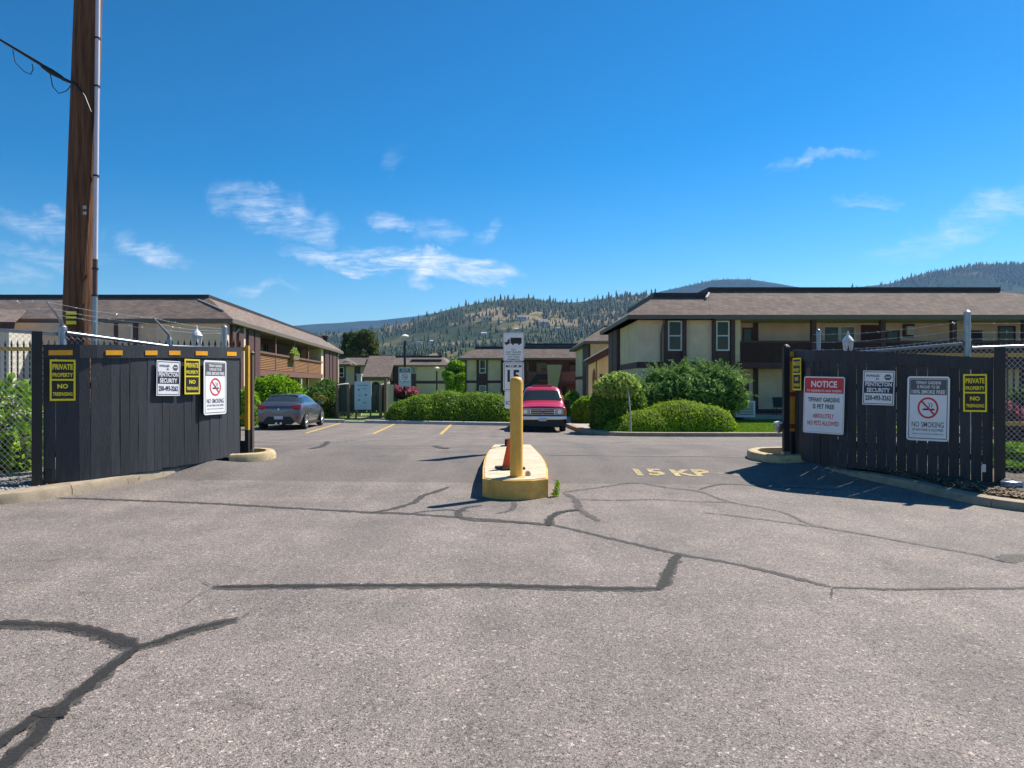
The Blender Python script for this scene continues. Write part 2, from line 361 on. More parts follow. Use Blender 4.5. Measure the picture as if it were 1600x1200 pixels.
M['galv'] = paint('galvanised_steel', (.34, .36, .39), .42, .16, 10, metal=.75)
M['wire'] = paint('galvanised_wire', (.55, .56, .57), .4, .1, 10, metal=.6)
M['gate_yellow'] = paint('gate_yellow', (.56, .31, .022), .45, .15, 10)
M['reflector'] = paint('orange_reflector', (.80, .36, .01), .3, .1, 20)
M['red_tape'] = paint('red_tape', (.30, .03, .02), .5, .1, 20)
M['pole_wood'] = paint('pole_wood', (.060, .026, .013), .85, .45, 5, .7, 14, c2=(.22, .095, .042), stretch=(5, 5, .22))
M['conduit_w'] = paint('conduit_white', (.60, .58, .66), .4, .06, 5)
M['conduit_b'] = paint('conduit_brown', (.10, .055, .06), .5, .1, 5)
M['cable'] = paint('black_cable', (.015, .015, .016), .5, .1, 5)
M['stucco'] = paint('cream_stucco', (.80, .60, .435), .92, .14, 1.1, .4, 60)
M['stucco_d'] = paint('cream_stucco_dull', (.70, .51, .37), .92, .10, 2.2, .3, 60)
M['brown'] = paint('maroon_brown_trim', (.085, .036, .038), .7, .22, 3)
M['brown_mid'] = paint('brown_trim', (.17, .075, .058), .7, .2, 3)
M['post_brown'] = paint('dark_post_brown', (.085, .058, .052), .7, .2, 3)
M['wall_shade_brown'] = paint('balcony_wall_shade_brown', (.15, .10, .078), .85, .15, 3)  # balcony back wall: shade of the recess put into a darker brown
M['slat'] = paint('cedar_slat', (.36, .17, .075), .75, .2, 4)
M['fascia'] = paint('grey_fascia', (.15, .12, .10), .6, .1, 3)
M['capbrown'] = paint('roof_cap_brown', (.035, .022, .022), .6, .2, 3)
M['soffit'] = paint('soffit', (.42, .36, .28), .8, .08, 3)
M['shingle'] = shingle_mat('roof_shingles', (.17, .132, .112), (.245, .195, .168))
M['flash'] = paint('flashing', (.62, .60, .58), .4, .05, 5)
M['white'] = paint('white_paint', (.74, .74, .73), .5, .05, 6)
M['offwhite'] = paint('offwhite_paint', (.60, .56, .47), .6, .08, 6)
M['glass'] = glass_mat('window_glass')
M['glass_lt'] = paint('curtained_glass', (.20, .21, .20), .2, .25, 3, spec=.6)
M['sign_white'] = paint('sign_white', (.84, .84, .86), .45, .04, 6)
M['sign_black'] = paint('sign_black', (.014, .014, .016), .5, .1, 6)
M['sign_navy'] = paint('sign_navy', (.022, .022, .06), .5, .1, 6)
M['sign_yellow'] = paint('sign_yellow', (.95, .76, .012), .45, .08, 6)
M['sign_red'] = paint('sign_red', (.62, .035, .05), .5, .06, 6)
M['sign_grey'] = paint('sign_grey', (.10, .10, .12), .5, .1, 6)
M['orange'] = paint('cone_orange', (.88, .10, .012), .5, .12, 9)
M['green_box'] = paint('dark_green_panel', (.035, .060, .045), .6, .3, 5)
M['sign_blue'] = paint('directory_pale_blue', (.42, .56, .66), .4, .08, 4)
M['wood'] = paint('timber', (.23, .15, .09), .8, .25, 4)
M['grass_base'] = paint('lawn_base', (.110, .210, .020), .95, .3, 2)
M['veh_grey'] = paint('grey_metallic', (.135, .135, .165), .30, .05, 3, metal=.5, coat=.8)
M['veh_pink'] = paint('faded_magenta_paint', (.56, .013, .060), .35, .08, 3, metal=.1, coat=.7)
M['veh_glass'] = glass_mat('vehicle_glass', (.030, .042, .048), .03)
M['veh_trim'] = paint('black_trim', (.018, .018, .020), .6, .1, 5)
M['tyre'] = paint('tyre', (.016, .016, .017), .85, .2, 9)
M['rim'] = paint('alloy_rim', (.75, .75, .76), .3, .05, 5, metal=.3)
M['chrome'] = paint('chrome', (.62, .63, .66), .16, .04, 5, metal=.9)
M['lens_red'] = paint('red_lens', (.45, .008, .015), .15, .1, 9, spec=.7)
M['lens_clear'] = paint('clear_lens', (.50, .53, .58), .1, .15, 12, spec=.8)
M['lens_amber'] = paint('amber_lens', (.75, .26, .02), .2, .1, 9, spec=.7)
M['plate'] = paint('plate_white', (.60, .61, .66), .5, .08, 9)
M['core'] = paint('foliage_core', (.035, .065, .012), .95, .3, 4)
M['bark'] = paint('bark', (.10, .07, .05), .9, .3, 6, .5, 30)
M['stem_pale'] = paint('pale_stem', (.42, .42, .42), .7, .15, 6)
M['lf_mound'] = leaf_mat('leaf_clipped_green', (.220, .350, .016), (.380, .520, .030))
M['lf_hedge'] = leaf_mat('leaf_hedge', (.150, .280, .018), (.270, .410, .030))
M['lf_bright'] = leaf_mat('leaf_bright', (.150, .310, .012), (.310, .500, .024))
M['lf_dark'] = leaf_mat('leaf_dark', (.075, .150, .030), (.155, .255, .055))
M['lf_bush'] = leaf_mat('leaf_round_bush', (.10, .20, .026), (.20, .32, .045))
M['lf_olive'] = leaf_mat('leaf_olive', (.11, .13, .016), (.20, .22, .028))
M['lf_juniper'] = leaf_mat('leaf_juniper', (.100, .200, .055), (.240, .370, .110))
M['lf_pale'] = leaf_mat('leaf_pale', (.17, .29, .04), (.60, .70, .22))
M['lf_tree'] = leaf_mat('leaf_conifer', (.060, .095, .018), (.150, .185, .044))
M['lf_pink'] = leaf_mat('leaf_pink_bloom', (.22, .05, .08), (.52, .16, .22), .3)
M['lf_white'] = leaf_mat('petal_white', (.55, .58, .50), (.75, .76, .70), .3)
M['lf_grass'] = leaf_mat('grass_blade', (.10, .20, .012), (.22, .34, .02))
M['pine'] = leaf_mat('hill_pine', (.020, .040, .022), (.050, .080, .036), .05, .9)
M['broad'] = leaf_mat('hill_broadleaf', (.045, .085, .020), (.115, .165, .035), .1, .9)

# ================================================================== SETTING: ground, street, driveway, lot
def grid_sheet(name, xs, ys, mat, dz=0.0, kind='structure', mask=None):
    xs = np.asarray(xs, float); ys = np.asarray(ys, float)
    X, Y = np.meshgrid(xs, ys); Z = gz(X, Y) + dz
    v = np.stack([X.ravel(), Y.ravel(), Z.ravel()], 1); nx = len(xs)
    i, j = np.meshgrid(np.arange(nx - 1), np.arange(len(ys) - 1)); a = (j * nx + i).ravel()
    f = np.stack([a, a + 1, a + nx + 1, a + nx], 1)
    return tag(link(name, mesh_np(name, v, f, mat, True)), kind=kind)
far = [-9000, -3000, -1000, -300, -120]
xs_g = far + list(np.linspace(-60, 60, 61)) + [-q for q in far[::-1]]
grid_sheet('ground', xs_g, [-400, -100, -20] + list(np.linspace(0, 120, 121)) + [200, 400, 1000, 3000, 9000], M['soil'], -.03)
JOINT = 10.95
grid_sheet('street', np.linspace(-40, 40, 81), list(np.linspace(-20, 0, 6)) + list(np.linspace(.5, JOINT, 42)), M['street'], 0)
grid_sheet('driveway', np.linspace(-9, 9, 37), np.linspace(JOINT, 17.0, 32), M['drive'], 0)
grid_sheet('parking_lot', np.linspace(-40, 40, 81), np.linspace(17.0, 36.5, 40), M['lot'], 0)

def smooth_path(pts, n=8):
    pts = [np.array(p, float) for p in pts]; out = []
    for i in range(len(pts) - 1):
        p0, p1, p2, p3 = pts[max(i - 1, 0)], pts[i], pts[i + 1], pts[min(i + 2, len(pts) - 1)]
        for k in range(n):
            t = k / n
            out.append(.5 * (2 * p1 + (p2 - p0) * t + (2 * p0 - 5 * p1 + 4 * p2 - p3) * t * t + (3 * p1 - p0 - 3 * p2 + p3) * t ** 3))
    out.append(pts[-1]); return np.array(out)
def offset_path(p, d):
    t = np.gradient(p, axis=0); t /= np.linalg.norm(t, axis=1)[:, None] + 1e-9
    return p + np.stack([-t[:, 1], t[:, 0]], 1) * d      # left of the direction of travel
def kerb(name, path, width, h, mat, side=1, joint=2.6, taper=(0, 0)):
    """a kerb along a ground path (its road edge); the body lies on 'side' (+1 left); cut into cast lengths"""
    root = empty(name, (float(path[0][0]), float(path[0][1]), 0)); tag(root, kind='structure')
    s = np.concatenate([[0], np.cumsum(np.linalg.norm(np.diff(path, axis=0), axis=1))])
    n = max(1, round(s[-1] / joint)); cuts = np.linspace(0, s[-1], n + 1)
    for a, b in zip(cuts[:-1], cuts[1:]):
        ss = np.linspace(a + .006, b - .006, max(3, int((b - a) / .22)))
        P = np.stack([np.interp(ss, s, path[:, 0]), np.interp(ss, s, path[:, 1])], 1)
        prof = [(0, -.12), (.005, h * .55), (.03, h * .92), (.07, h), (width * .8, h + .004), (width, h - .005), (width, -.12)]
        rings = []
        for (d, z) in prof:
            hf = np.ones(len(ss))
            if taper[0]: hf = np.minimum(hf, .04 + ss / taper[0])
            if taper[1]: hf = np.minimum(hf, .04 + (s[-1] - ss) / taper[1])
            Q = offset_path(P, side * d); g = gz(P[:, 0], P[:, 1]); rings.append(np.stack([Q[:, 0], Q[:, 1], g + (z * hf if z > 0 else z)], 1))
        m = len(ss); vs = np.concatenate(rings); fs = []
        k = len(prof)
        for i in range(k):
            for j in range(m - 1):
                fs.append((i * m + j, i * m + j + 1, ((i + 1) % k) * m + j + 1, ((i + 1) % k) * m + j))
        fs += [tuple(i * m for i in range(k)), tuple(i * m + m - 1 for i in range(k))[::-1]]
        mb = MB(); mb.add(vs.tolist(), fs); mb.build('kerb_stone', mat, root, smooth=True, world=True)
    return root
def bed(name, poly, mat, lift, kind='structure', n=0):
    """raised ground filling a polygon: triangulated, following the ground"""
    bm = bmesh.new(); vs = [bm.verts.new((p[0], p[1], 0)) for p in poly]; f = bm.faces.new(vs)
    bmesh.ops.triangulate(bm, faces=[f])
    for _ in range(n): bmesh.ops.subdivide_edges(bm, edges=[e for e in bm.edges if e.calc_length() > .7], cuts=1, use_grid_fill=True); bmesh.ops.triangulate(bm, faces=bm.faces)
    for v in bm.verts: v.co.z = float(gz(v.co.x, v.co.y)) + lift + (random.uniform(-.012, .012) if n else 0)
    bmesh.ops.recalc_face_normals(bm, faces=bm.faces)
    if sum(f.normal.z for f in bm.faces) < 0: bmesh.ops.reverse_faces(bm, faces=bm.faces)
    me = bpy.data.meshes.new(name); bm.to_mesh(me); bm.free(); me.materials.append(mat)
    return tag(link(name, me), kind=kind)

# kerb returns beside the two board fences
left_kerb = smooth_path([(-16, 6.6), (-12, 7.1), (-9, 7.65), (-7.3, 8.35), (-6.2, 8.95), (-5.85, 9.6), (-5.5, 10.5), (-5.22, 11.25), (-5.08, 11.8)], 8)
kerb('street_kerb', left_kerb, .36, .13, M['kerb'], +1, 2.4, (0, .9))
right_kerb = smooth_path([(4.98, 11.75), (5.12, 11.52), (5.5, 11.15), (5.78, 10.75), (5.93, 10.2), (6.1, 9.65), (6.45, 9.12), (7.2, 8.5), (9, 7.8), (12, 7.2), (16, 6.9)], 8)
kerb('street_kerb', right_kerb, .24, .115, M['kerb'], +1, 2.4, (.8, 0))
bl = offset_path(left_kerb, .34)
bed('gravel_verge', [tuple(p) for p in bl] + [(-5.0, 12.3), (-4.95, 13.3), (-5.5, 13.75), (-16, 15)], M['gravel'], .115, n=2)
br_ = offset_path(right_kerb, .22)
bed('wood_chip_verge', [tuple(p) for p in br_] + [(16, 15), (5.7, 14.0), (5.0, 13.3), (5.02, 12.5)], M['soil'], .115, n=2)
# pale nose kerbs round the gate posts
def nose(cx, cy, r, a0, a1):
    return np.array([(cx + r * math.cos(t), cy + r * 1.05 * math.sin(t)) for t in np.linspace(a0, a1, 22)])
nl = np.concatenate([[(-4.85, 12.6)], nose(-4.75, 13.2, .5, R(-75), R(85)), [(-5.4, 13.75)]])
kerb('gate_kerb', nl, .17, .14, M['kerb_yellow'], +1, 3.5)
nr = np.concatenate([[(5.4, 14.0)], nose(4.85, 13.2, .62, R(100), R(245)), [(5.03, 12.5)]])
kerb('gate_kerb', nr, .19, .14, M['kerb_yellow'], +1, 3.5)

# kerbs and beds of the parking lot
lk = smooth_path([(-40, 34.3), (-20, 34.4), (-9, 34.5), (-7.9, 34.6)], 6)
kerb('lot_kerb', lk, .3, .15, M['kerb_white'], +1, 3.4)
lk2 = smooth_path([(-6.9, 34.5), (-4, 34.4), (0.3, 34.3), (2.35, 34.2)], 6)
kerb('lot_kerb', smooth_path([(-7.9, 34.58), (-6.9, 34.52)], 6), .36, .09, M['kerb_white'], +1, 3.4)
kerb('lot_kerb', lk2, .3, .15, M['kerb_white'], +1, 3.4)
rk = smooth_path([(2.5, 34.5), (2.62, 31.8), (2.85, 29.6), (3.3, 28.5), (4.1, 28.0), (7, 27.75), (11, 27.7), (20, 27.7), (40, 27.8)], 8)
kerb('lot_kerb', rk, .3, .15, M['kerb'], +1, 3.0)
bed('lawn', [(-40, 34.6), (-9, 34.8), (-6, 34.8), (0.3, 34.65), (2.3, 34.55), (2.3, 120), (-40, 120)], M['grass_base'], .10)
bed('lawn', [(3.2, 30.4), (3.6, 29.0), (4.2, 28.3), (7, 28.05), (11, 28.0), (40, 28.1), (40, 60), (5.4, 60), (4.6, 36)], M['grass_base'], .10)
bed('footpath', [(2.75, 34.5), (2.9, 31.9), (3.12, 29.8), (3.5, 28.8), (4.0, 28.4), (4.3, 28.35), (3.75, 30.5), (3.8, 36), (5.5, 60), (2.4, 60)], M['walk'], .125)

# white asphalt joint and painted markings
def strip(name, pts, w, mat, dz=.006, jitter=.0, kind='structure', step=.12, taper=False, wobble=.0):
    P = smooth_path(pts, 6) if len(pts) > 2 else np.linspace(pts[0], pts[1], 24)
    s = np.concatenate([[0], np.cumsum(np.linalg.norm(np.diff(P, axis=0), axis=1))])
    n = max(4, int(s[-1] / step)); q = np.linspace(0, s[-1], n)
    P = np.stack([np.interp(q, s, P[:, 0]), np.interp(q, s, P[:, 1])], 1)
    if wobble:
        k = np.convolve(RNG.normal(0, 1, n + 8), np.ones(5) / 5, 'valid')[:n]; P = offset_path(P, 0) + np.stack([k, -k], 1) * wobble
    wl = w * .5 * (1 + RNG.uniform(-jitter, jitter, n)); wr = w * .5 * (1 + RNG.uniform(-jitter, jitter, n))
    if taper:
        t = np.minimum(1, np.minimum(np.linspace(0, n / 6, n), np.linspace(n / 6, 0, n)) + .5); wl *= t; wr *= t
    t = np.gradient(P, axis=0); t /= np.linalg.norm(t, axis=1)[:, None] + 1e-9; nrm = np.stack([-t[:, 1], t[:, 0]], 1)
    A = P + nrm * wl[:, None]; B = P - nrm * wr[:, None]
    v = np.concatenate([np.c_[A, gz(A[:, 0], A[:, 1]) + dz], np.c_[B, gz(B[:, 0], B[:, 1]) + dz]])
    f = np.stack([np.arange(n - 1), np.arange(n - 1) + n, np.arange(1, n) + n, np.arange(1, n)], 1)
    return tag(link(name, mesh_np(name, v, f[:, ::-1], mat)), kind=kind)
def gp(*px): return [ground_px(x, y) for x, y in px]
strip('asphalt_joint', gp((858, 711), (1000, 712.5), (1195, 714)), .06, M['joint'], .005, .3)
for a, b in (((531, 661.5), (478, 677)), ((616, 663), (583, 678)), ((705.5, 663), (688.5, 678.7))):
    p, q = gp(a, b); strip('stall_line', [p, q], .12, M['line'], .006)
cracks = [
 (((333,919),(450,917.5),(560,917),(700,916.5),(760,916),(860,919),(940,921),(1030,922)), .115, 'tar', .012),
 (((1028,922),(1037,910),(1046,893),(1061,866)), .10, 'tar', .01),
 (((90,778),(200,782),(330,787),(450,794),(560,800),(650,804),(760,812),(862,820)), .10, 'tar_mid', .012),
 (((862,820),(960,843),(1060,866),(1130,878),(1200,893),(1300,918)), .075, 'tar_mid', .012),
 (((1300,918),(1400,921),(1500,920),(1640,919)), .05, 'tar_mid', .01),
 (((1300,918),(1299,935)), .02, 'tar_mid', .004),
 (((578,802),(620,794),(646,785),(660,775),(690,766),(702,761)), .085, 'tar_mid', .02),
 (((640,803),(690,797),(715,798),(735,799)), .05, 'tar_mid', .01),
 (((752,790),(728,794),(715,803),(722,810),(745,814),(800,816),(862,822)), .085, 'tar_mid', .015),
 (((775,803),(790,800),(800,795),(806,784)), .07, 'tar_faint', .01),
 (((858,822),(862,808),(880,800),(905,797)), .10, 'tar', .012),
 (((880,771),(898,780),(905,795),(918,805),(936,815)), .10, 'tar_faint', .02),
 (((878,770),(930,763),(990,755),(1040,762),(1090,768),(1120,778),(1150,787),(1220,800),(1262,818),(1300,826)), .05, 'tar_faint', .012),
 (((905,781),(960,782),(1020,781),(1080,784),(1150,786)), .05, 'tar_faint', .012),
 (((1095,801),(1160,808),(1250,820),(1330,832),(1440,852),(1530,868),(1572,879)), .06, 'tar_faint', .012),
 (((1092,766),(1110,760),(1140,757),(1210,761),(1310,766)), .04, 'tar_mid', .01),
 (((1572,879),(1590,872),(1640,868)), .2, 'tar_faint', .02),
 (((-30,979),(30,978),(60,979.5),(110,982),(150,990),(185,1002),(214,1016)), .13, 'tar', .016),
 (((372,970),(350,974),(320,982),(285,992),(250,1005),(214,1016)), .11, 'tar', .012),
 (((216,1013),(190,1032),(165,1052),(130,1080),(100,1104),(78,1118)), .10, 'tar', .02),
 (((84,1114),(60,1122),(30,1140),(5,1160),(-30,1190)), .085, 'tar', .012),
 (((84,1114),(74,1132),(55,1155),(25,1180),(-20,1230)), .10, 'tar', .012),
 (((333,919),(318,910),(314,906)), .012, 'tar_mid', .004),
 (((333,920),(310,932),(285,950)), .010, 'tar_faint', .006),
 (((372,970),(392,958),(410,952)), .012, 'tar_faint', .006),
 (((380,690),(470,694),(560,688)), .06, 'tar_mid', .04),
 (((486,702),(505,697),(512,690)), .13, 'tar_mid', .05),
 (((560,700),(640,702),(760,698)), .05, 'tar_mid', .04),
 (((680,697),(692,701),(701,700)), .14, 'tar_mid', .05),
 (((860,690),(930,694),(1000,690),(1080,693)), .05, 'tar_mid', .04),
]
for k, (pts, w, mt, wob) in enumerate(cracks):
    if mt == 'tar':
        strip('crack_sealant', gp(*pts), w * 1.02, M['tar_band'], .004 + .0004 * k, .40, step=.045, taper=True, wobble=wob)
        off_ = [(x, y - w * 16) for x, y in pts] if w > .1 else pts
        strip('crack_sealant', gp(*off_), w * .66, M['tar'], .0062 + .0004 * k, .45, step=.04, taper=True, wobble=wob * .8)
    else: strip('crack_sealant', gp(*pts), w, M[mt], .004 + .0004 * k, .40, step=.045, taper=True, wobble=wob)
bm = MB()
cx, cy = ground_px(80, 1118)
bm.prism([(cx + .085 * math.cos(a) * random.uniform(.8, 1.15), cy + .06 * math.sin(a) * random.uniform(.8, 1.15)) for a in np.linspace(0, 2 * math.pi, 15)[:-1]], lambda x, y: gz(x, y) + .0152, lambda x, y: gz(x, y) + .0155)
tag(bm.build('crack_sealant', M['tar']), kind='structure')

# ------------------------------------------------------------------ lettering
def text_geo(s, w=None, h=None, bold=.0, res=2):
    """flat lettering, centred on the origin in the XY plane, fitted to w x h"""
    cu = bpy.data.curves.new('lettering', 'FONT'); cu.body = s; cu.align_x = 'CENTER'; cu.align_y = 'CENTER'; cu.resolution_u = res; cu.offset = bold; cu.space_line = .85
    o = bpy.data.objects.new('lettering', cu); COL.objects.link(o)
    dg = bpy.context.evaluated_depsgraph_get(); dg.update()
    me = bpy.data.meshes.new_from_object(o.evaluated_get(dg), depsgraph=dg)
    v = np.array([q.co[:] for q in me.vertices]); f = [tuple(p.vertices) for p in me.polygons]
    bpy.data.objects.remove(o); bpy.data.curves.remove(cu); bpy.data.meshes.remove(me)
    lo, hi = v.min(0), v.max(0); c = (lo + hi) / 2; d = hi - lo
    sx = w / d[0] if w else h / d[1]; sy = h / d[1] if h else sx
    v = (v - c) * (sx, sy, 0); return v, f
_tc = {}
class Lines:
    """each line of lettering becomes a mesh of its own"""
    def __init__(s): s.m = []
    def build(s, name, mat, root):
        for b in s.m: b.build(name, mat, root)
def put_text(mb, s, cx, cz, w, h, y=-.002, bold=.012):
    """lettering on a sign face that looks along -Y"""
    k = (s, w, h, bold)
    if k not in _tc: _tc[k] = text_geo(s, w, h, bold)
    if isinstance(mb, Lines): q = MB(); mb.m.append(q); mb = q
    v, f = _tc[k]; mb.add([(cx + p[0], y, cz + p[1]) for p in v], f)
def rrect(w, h, r, n=4):
    pts = []
    for (sx, sz, a0) in ((1, 1, 0), (-1, 1, 90), (-1, -1, 180), (1, -1, 270)):
        for k in range(n + 1):
            a = R(a0 + 90 * k / n); pts.append((sx * (w / 2 - r) + r * math.cos(a), sz * (h / 2 - r) + r * math.sin(a)))
    return pts
def plate(mb, w, h, r, y0, y1, cx=0, cz=0):
    p = rrect(w, h, r); n = len(p)
    vs = [(cx + a, y0, cz + b) for a, b in p] + [(cx + a, y1, cz + b) for a, b in p]
    mb.add(vs, [tuple(range(n)), tuple(range(2 * n - 1, n - 1, -1))] + [(i, n + i, n + (i + 1) % n, (i + 1) % n) for i in range(n)])
def frame_ring(mb, w, h, r, t, y, cx=0, cz=0):
    a = rrect(w, h, r); b = rrect(w - 2 * t, h - 2 * t, max(.001, r - t)); n = len(a)
    mb.add([(cx + p, y, cz + q) for p, q in a] + [(cx + p, y, cz + q) for p, q in b], [(i, (i + 1) % n, n + (i + 1) % n, n + i) for i in range(n)])
def rect(mb, x0, x1, z0, z1, y): mb.add([(x0, y, z0), (x1, y, z0), (x1, y, z1), (x0, y, z1)], [(0, 1, 2, 3)])
def disc_ring(mb, cx, cz, r1, r0, y, n=32):
    vs = [(cx + r * math.cos(2 * math.pi * k / n), y, cz + r * math.sin(2 * math.pi * k / n)) for r in (r1, r0) for k in range(n)]
    mb.add(vs, [(k, (k + 1) % n, n + (k + 1) % n, n + k) for k in range(n)])

def sign_trespass(root):
    b = MB(); plate(b, .36, .51, .004, -.001, .005); b.build('panel', M['sign_yellow'], root)
    d = MB(); rect(d, -.153, .153, .015, .231, -.002); rect(d, -.153, .153, -.231, -.007, -.002); d.build('black_field', M['sign_black'], root)
    t = Lines(); put_text(t, 'PRIVATE', 0, .165, .285, .070, -.0035, .03); put_text(t, 'PROPERTY', 0, .065, .285, .052, -.0035, .03)
    put_text(t, 'NO', 0, -.075, .15, .058, -.0035, .04); put_text(t, 'TRESPASSING', 0, -.172, .275, .046, -.0035, .03)
    t.build('lettering', M['sign_yellow'], root)
def sign_security(root):
    b = MB(); plate(b, .50, .53, .004, -.001, .005); b.build('panel', M['sign_white'], root)
    d = MB(); frame_ring(d, .47, .50, .002, .010, -.002); rect(d, -.225, .225, -.085, .095, -.002); d.build('navy_field', M['sign_navy'], root)
    t = Lines(); put_text(t, 'PENTICTON', 0, .055, .42, .065, -.0035, .03); put_text(t, 'SECURITY', 0, -.035, .37, .070, -.0035, .03); t.build('lettering', M['sign_white'], root)
    t = Lines(); put_text(t, 'PATROLLED', -.09, .185, .21, .034, -.0035, .03); put_text(t, 'BY:', -.015, .135, .05, .030, -.0035, .03)
    put_text(t, '250-493-3262', 0, -.155, .41, .080, -.0035, .03); t.build('lettering', M['sign_navy'], root)
    e = MB(); vs = [(.145 + .062 * math.cos(a), -.0035, .165 + .05 * math.sin(a)) for a in np.linspace(0, 2 * math.pi, 7)[:-1]]
    e.add(vs, [tuple(range(6))]); e.build('emblem', M['sign_grey'], root)
    e = MB(); rect(e, .105, .185, .160, .172, -.005); e.build('emblem_mark', M['sign_white'], root)
def no_smoking_mark(root, cx, cz, r, y):
    c = MB(); rect(c, cx - r * .50, cx + r * .62, cz - r * .22, cz - r * .06, y + .0006)
    for k in range(2):
        pts = [(cx + r * (.05 + .24 * k) + r * .10 * math.sin(t * 3.2), cz + r * (.0 + .5 * t)) for t in np.linspace(0.08, 1, 9)]
        vs = [(a - r * .035, y + .0006, b) for a, b in pts] + [(a + r * .035, y + .0006, b) for a, b in pts]
        c.add(vs, [(i, i + 9, i + 10, i + 1) for i in range(8)])
    c.build('cigarette', M['sign_black'], root)
    d = MB(); disc_ring(d, cx, cz, r, r * .82, y)
    a = R(-45); ux, uz = math.cos(a), math.sin(a); px, pz = -uz, ux; q = r * .9; t = r * .085
    d.add([(cx - ux * q - px * t, y - .0006, cz - uz * q - pz * t), (cx + ux * q - px * t, y - .0006, cz + uz * q - pz * t), (cx + ux * q + px * t, y - .0006, cz + uz * q + pz * t), (cx - ux * q + px * t, y - .0006, cz - uz * q + pz * t)], [(0, 1, 2, 3)])
    d.build('prohibition_ring', M['sign_red'], root)
def sign_smoking(root):
    b = MB(); plate(b, .61, .91, .045, -.001, .005); b.build('panel', M['sign_white'], root)
    d = MB(); frame_ring(d, .555, .855, .015, .011, -.002); rect(d, -.262, .262, .195, .41, -.002); d.build('dark_field', M['sign_grey'], root)
    t = Lines(); put_text(t, 'TIFFANY GARDENS', 0, .365, .36, .044, -.0035, .02); put_text(t, 'IS PROUD TO BE', 0, .305, .32, .042, -.0035, .02); put_text(t, '100% SMOKE FREE', 0, .237, .48, .055, -.0035, .02)
    t.build('lettering', M['sign_white'], root)
    no_smoking_mark(root, 0, .01, .15, -.0035)
    t = Lines(); put_text(t, 'NO SMOKING', 0, -.225, .46, .078, -.0035, .008); put_text(t, 'OF ANY KIND IS ALLOWED', 0, -.30, .45, .036, -.0035, .015)
    put_text(t, 'THANK YOU FOR YOUR CO-OPERATION', 0, -.358, .45, .020, -.0035, .01); t.build('lettering', M['sign_grey'], root)
def sign_notice(root):
    b = MB(); plate(b, .63, .91, .03, -.001, .005); b.build('panel', M['sign_white'], root)
    d = MB(); rect(d, -.302, .302, .19, .435, -.002); frame_ring(d, .60, .87, .02, .004, -.0018); d.build('red_field', M['sign_red'], root)
    t = Lines(); put_text(t, 'NOTICE', 0, .335, .40, .105, -.0035, .03); put_text(t, 'TO RESIDENTS AND GUESTS', 0, .228, .54, .034, -.0035, .02); t.build('lettering', M['sign_white'], root)
    t = Lines(); put_text(t, 'TIFFANY GARDENS', 0, .085, .49, .072, -.0035, .02); put_text(t, 'IS PET FREE', 0, -.025, .33, .072, -.0035, .02); t.build('lettering', M['sign_black'], root)
    t = Lines(); put_text(t, 'ABSOLUTELY', 0, -.175, .33, .072, -.0035, .02); put_text(t, 'NO PETS ALLOWED', 0, -.29, .49, .072, -.0035, .02); t.build('lettering', M['sign_red'], root)

# ------------------------------------------------------------------ charcoal board fences, curved in plan
BH = 1.85
class Fence:
    def __init__(s, pts, zs):
        s.P = smooth_path(pts, 10); s.s = np.concatenate([[0], np.cumsum(np.linalg.norm(np.diff(s.P, axis=0), axis=1))])
        sk = [s.s[i * 10] for i in range(len(pts))]; s.z = np.interp(s.s, sk, zs); s.L = s.s[-1]
    def at(s, q):
        p = np.array([np.interp(q, s.s, s.P[:, 0]), np.interp(q, s.s, s.P[:, 1])]); e = .03
        a = np.array([np.interp(max(q - e, 0), s.s, s.P[:, 0]), np.interp(max(q - e, 0), s.s, s.P[:, 1])])
        b = np.array([np.interp(min(q + e, s.L), s.s, s.P[:, 0]), np.interp(min(q + e, s.L), s.s, s.P[:, 1])])
        t = (b - a) / np.linalg.norm(b - a); return p, t, float(np.interp(q, s.s, s.z))
    def find(s, px):
        q = np.linspace(0, s.L, 800); x = np.interp(q, s.s, s.P[:, 0]); y = np.interp(q, s.s, s.P[:, 1])
        return q[np.argmin(np.abs(800 + F * x / y - px))]
# both run from left to right as seen from the street
FL = Fence([(-6.23, 9.78), (-5.83, 10.08), (-5.47, 10.66), (-5.2, 11.29), (-4.98, 11.8), (-4.87, 12.4), (-4.85, 13.1)], [.215, .23, .252, .278, .293, .31, .335])
FR = Fence([(4.99, 13.0), (4.93, 12.4), (4.97, 11.98), (5.2, 11.7), (5.6, 11.45), (6.2, 11.07), (6.96, 10.65)], [.30, .265, .24, .225, .195, .14, .062])
board_meshes = []
for k in range(4):
    b = MB(); w = .132; r2 = random.Random(k)
    z = [0, .6, 1.2, 1.85]; off = [0] + [r2.uniform(-.004, .004) for _ in z[1:]]
    for i in range(3):
        b.hexa([(-w/2, -.010 + off[i], z[i]), (w/2, -.010 + off[i], z[i]), (w/2, .010 + off[i], z[i]), (-w/2, .010 + off[i], z[i])],
               [(-w/2, -.010 + off[i+1], z[i+1]), (w/2, -.010 + off[i+1], z[i+1]), (w/2, .010 + off[i+1], z[i+1]), (-w/2, .010 + off[i+1], z[i+1])])
    me = b.mesh('board'); me.materials.append(M['board'])
    bmx = bmesh.new(); bmx.from_mesh(me); bmesh.ops.remove_doubles(bmx, verts=bmx.verts, dist=1e-5); bmx.to_mesh(me); bmx.free()
    board_meshes.append(me)
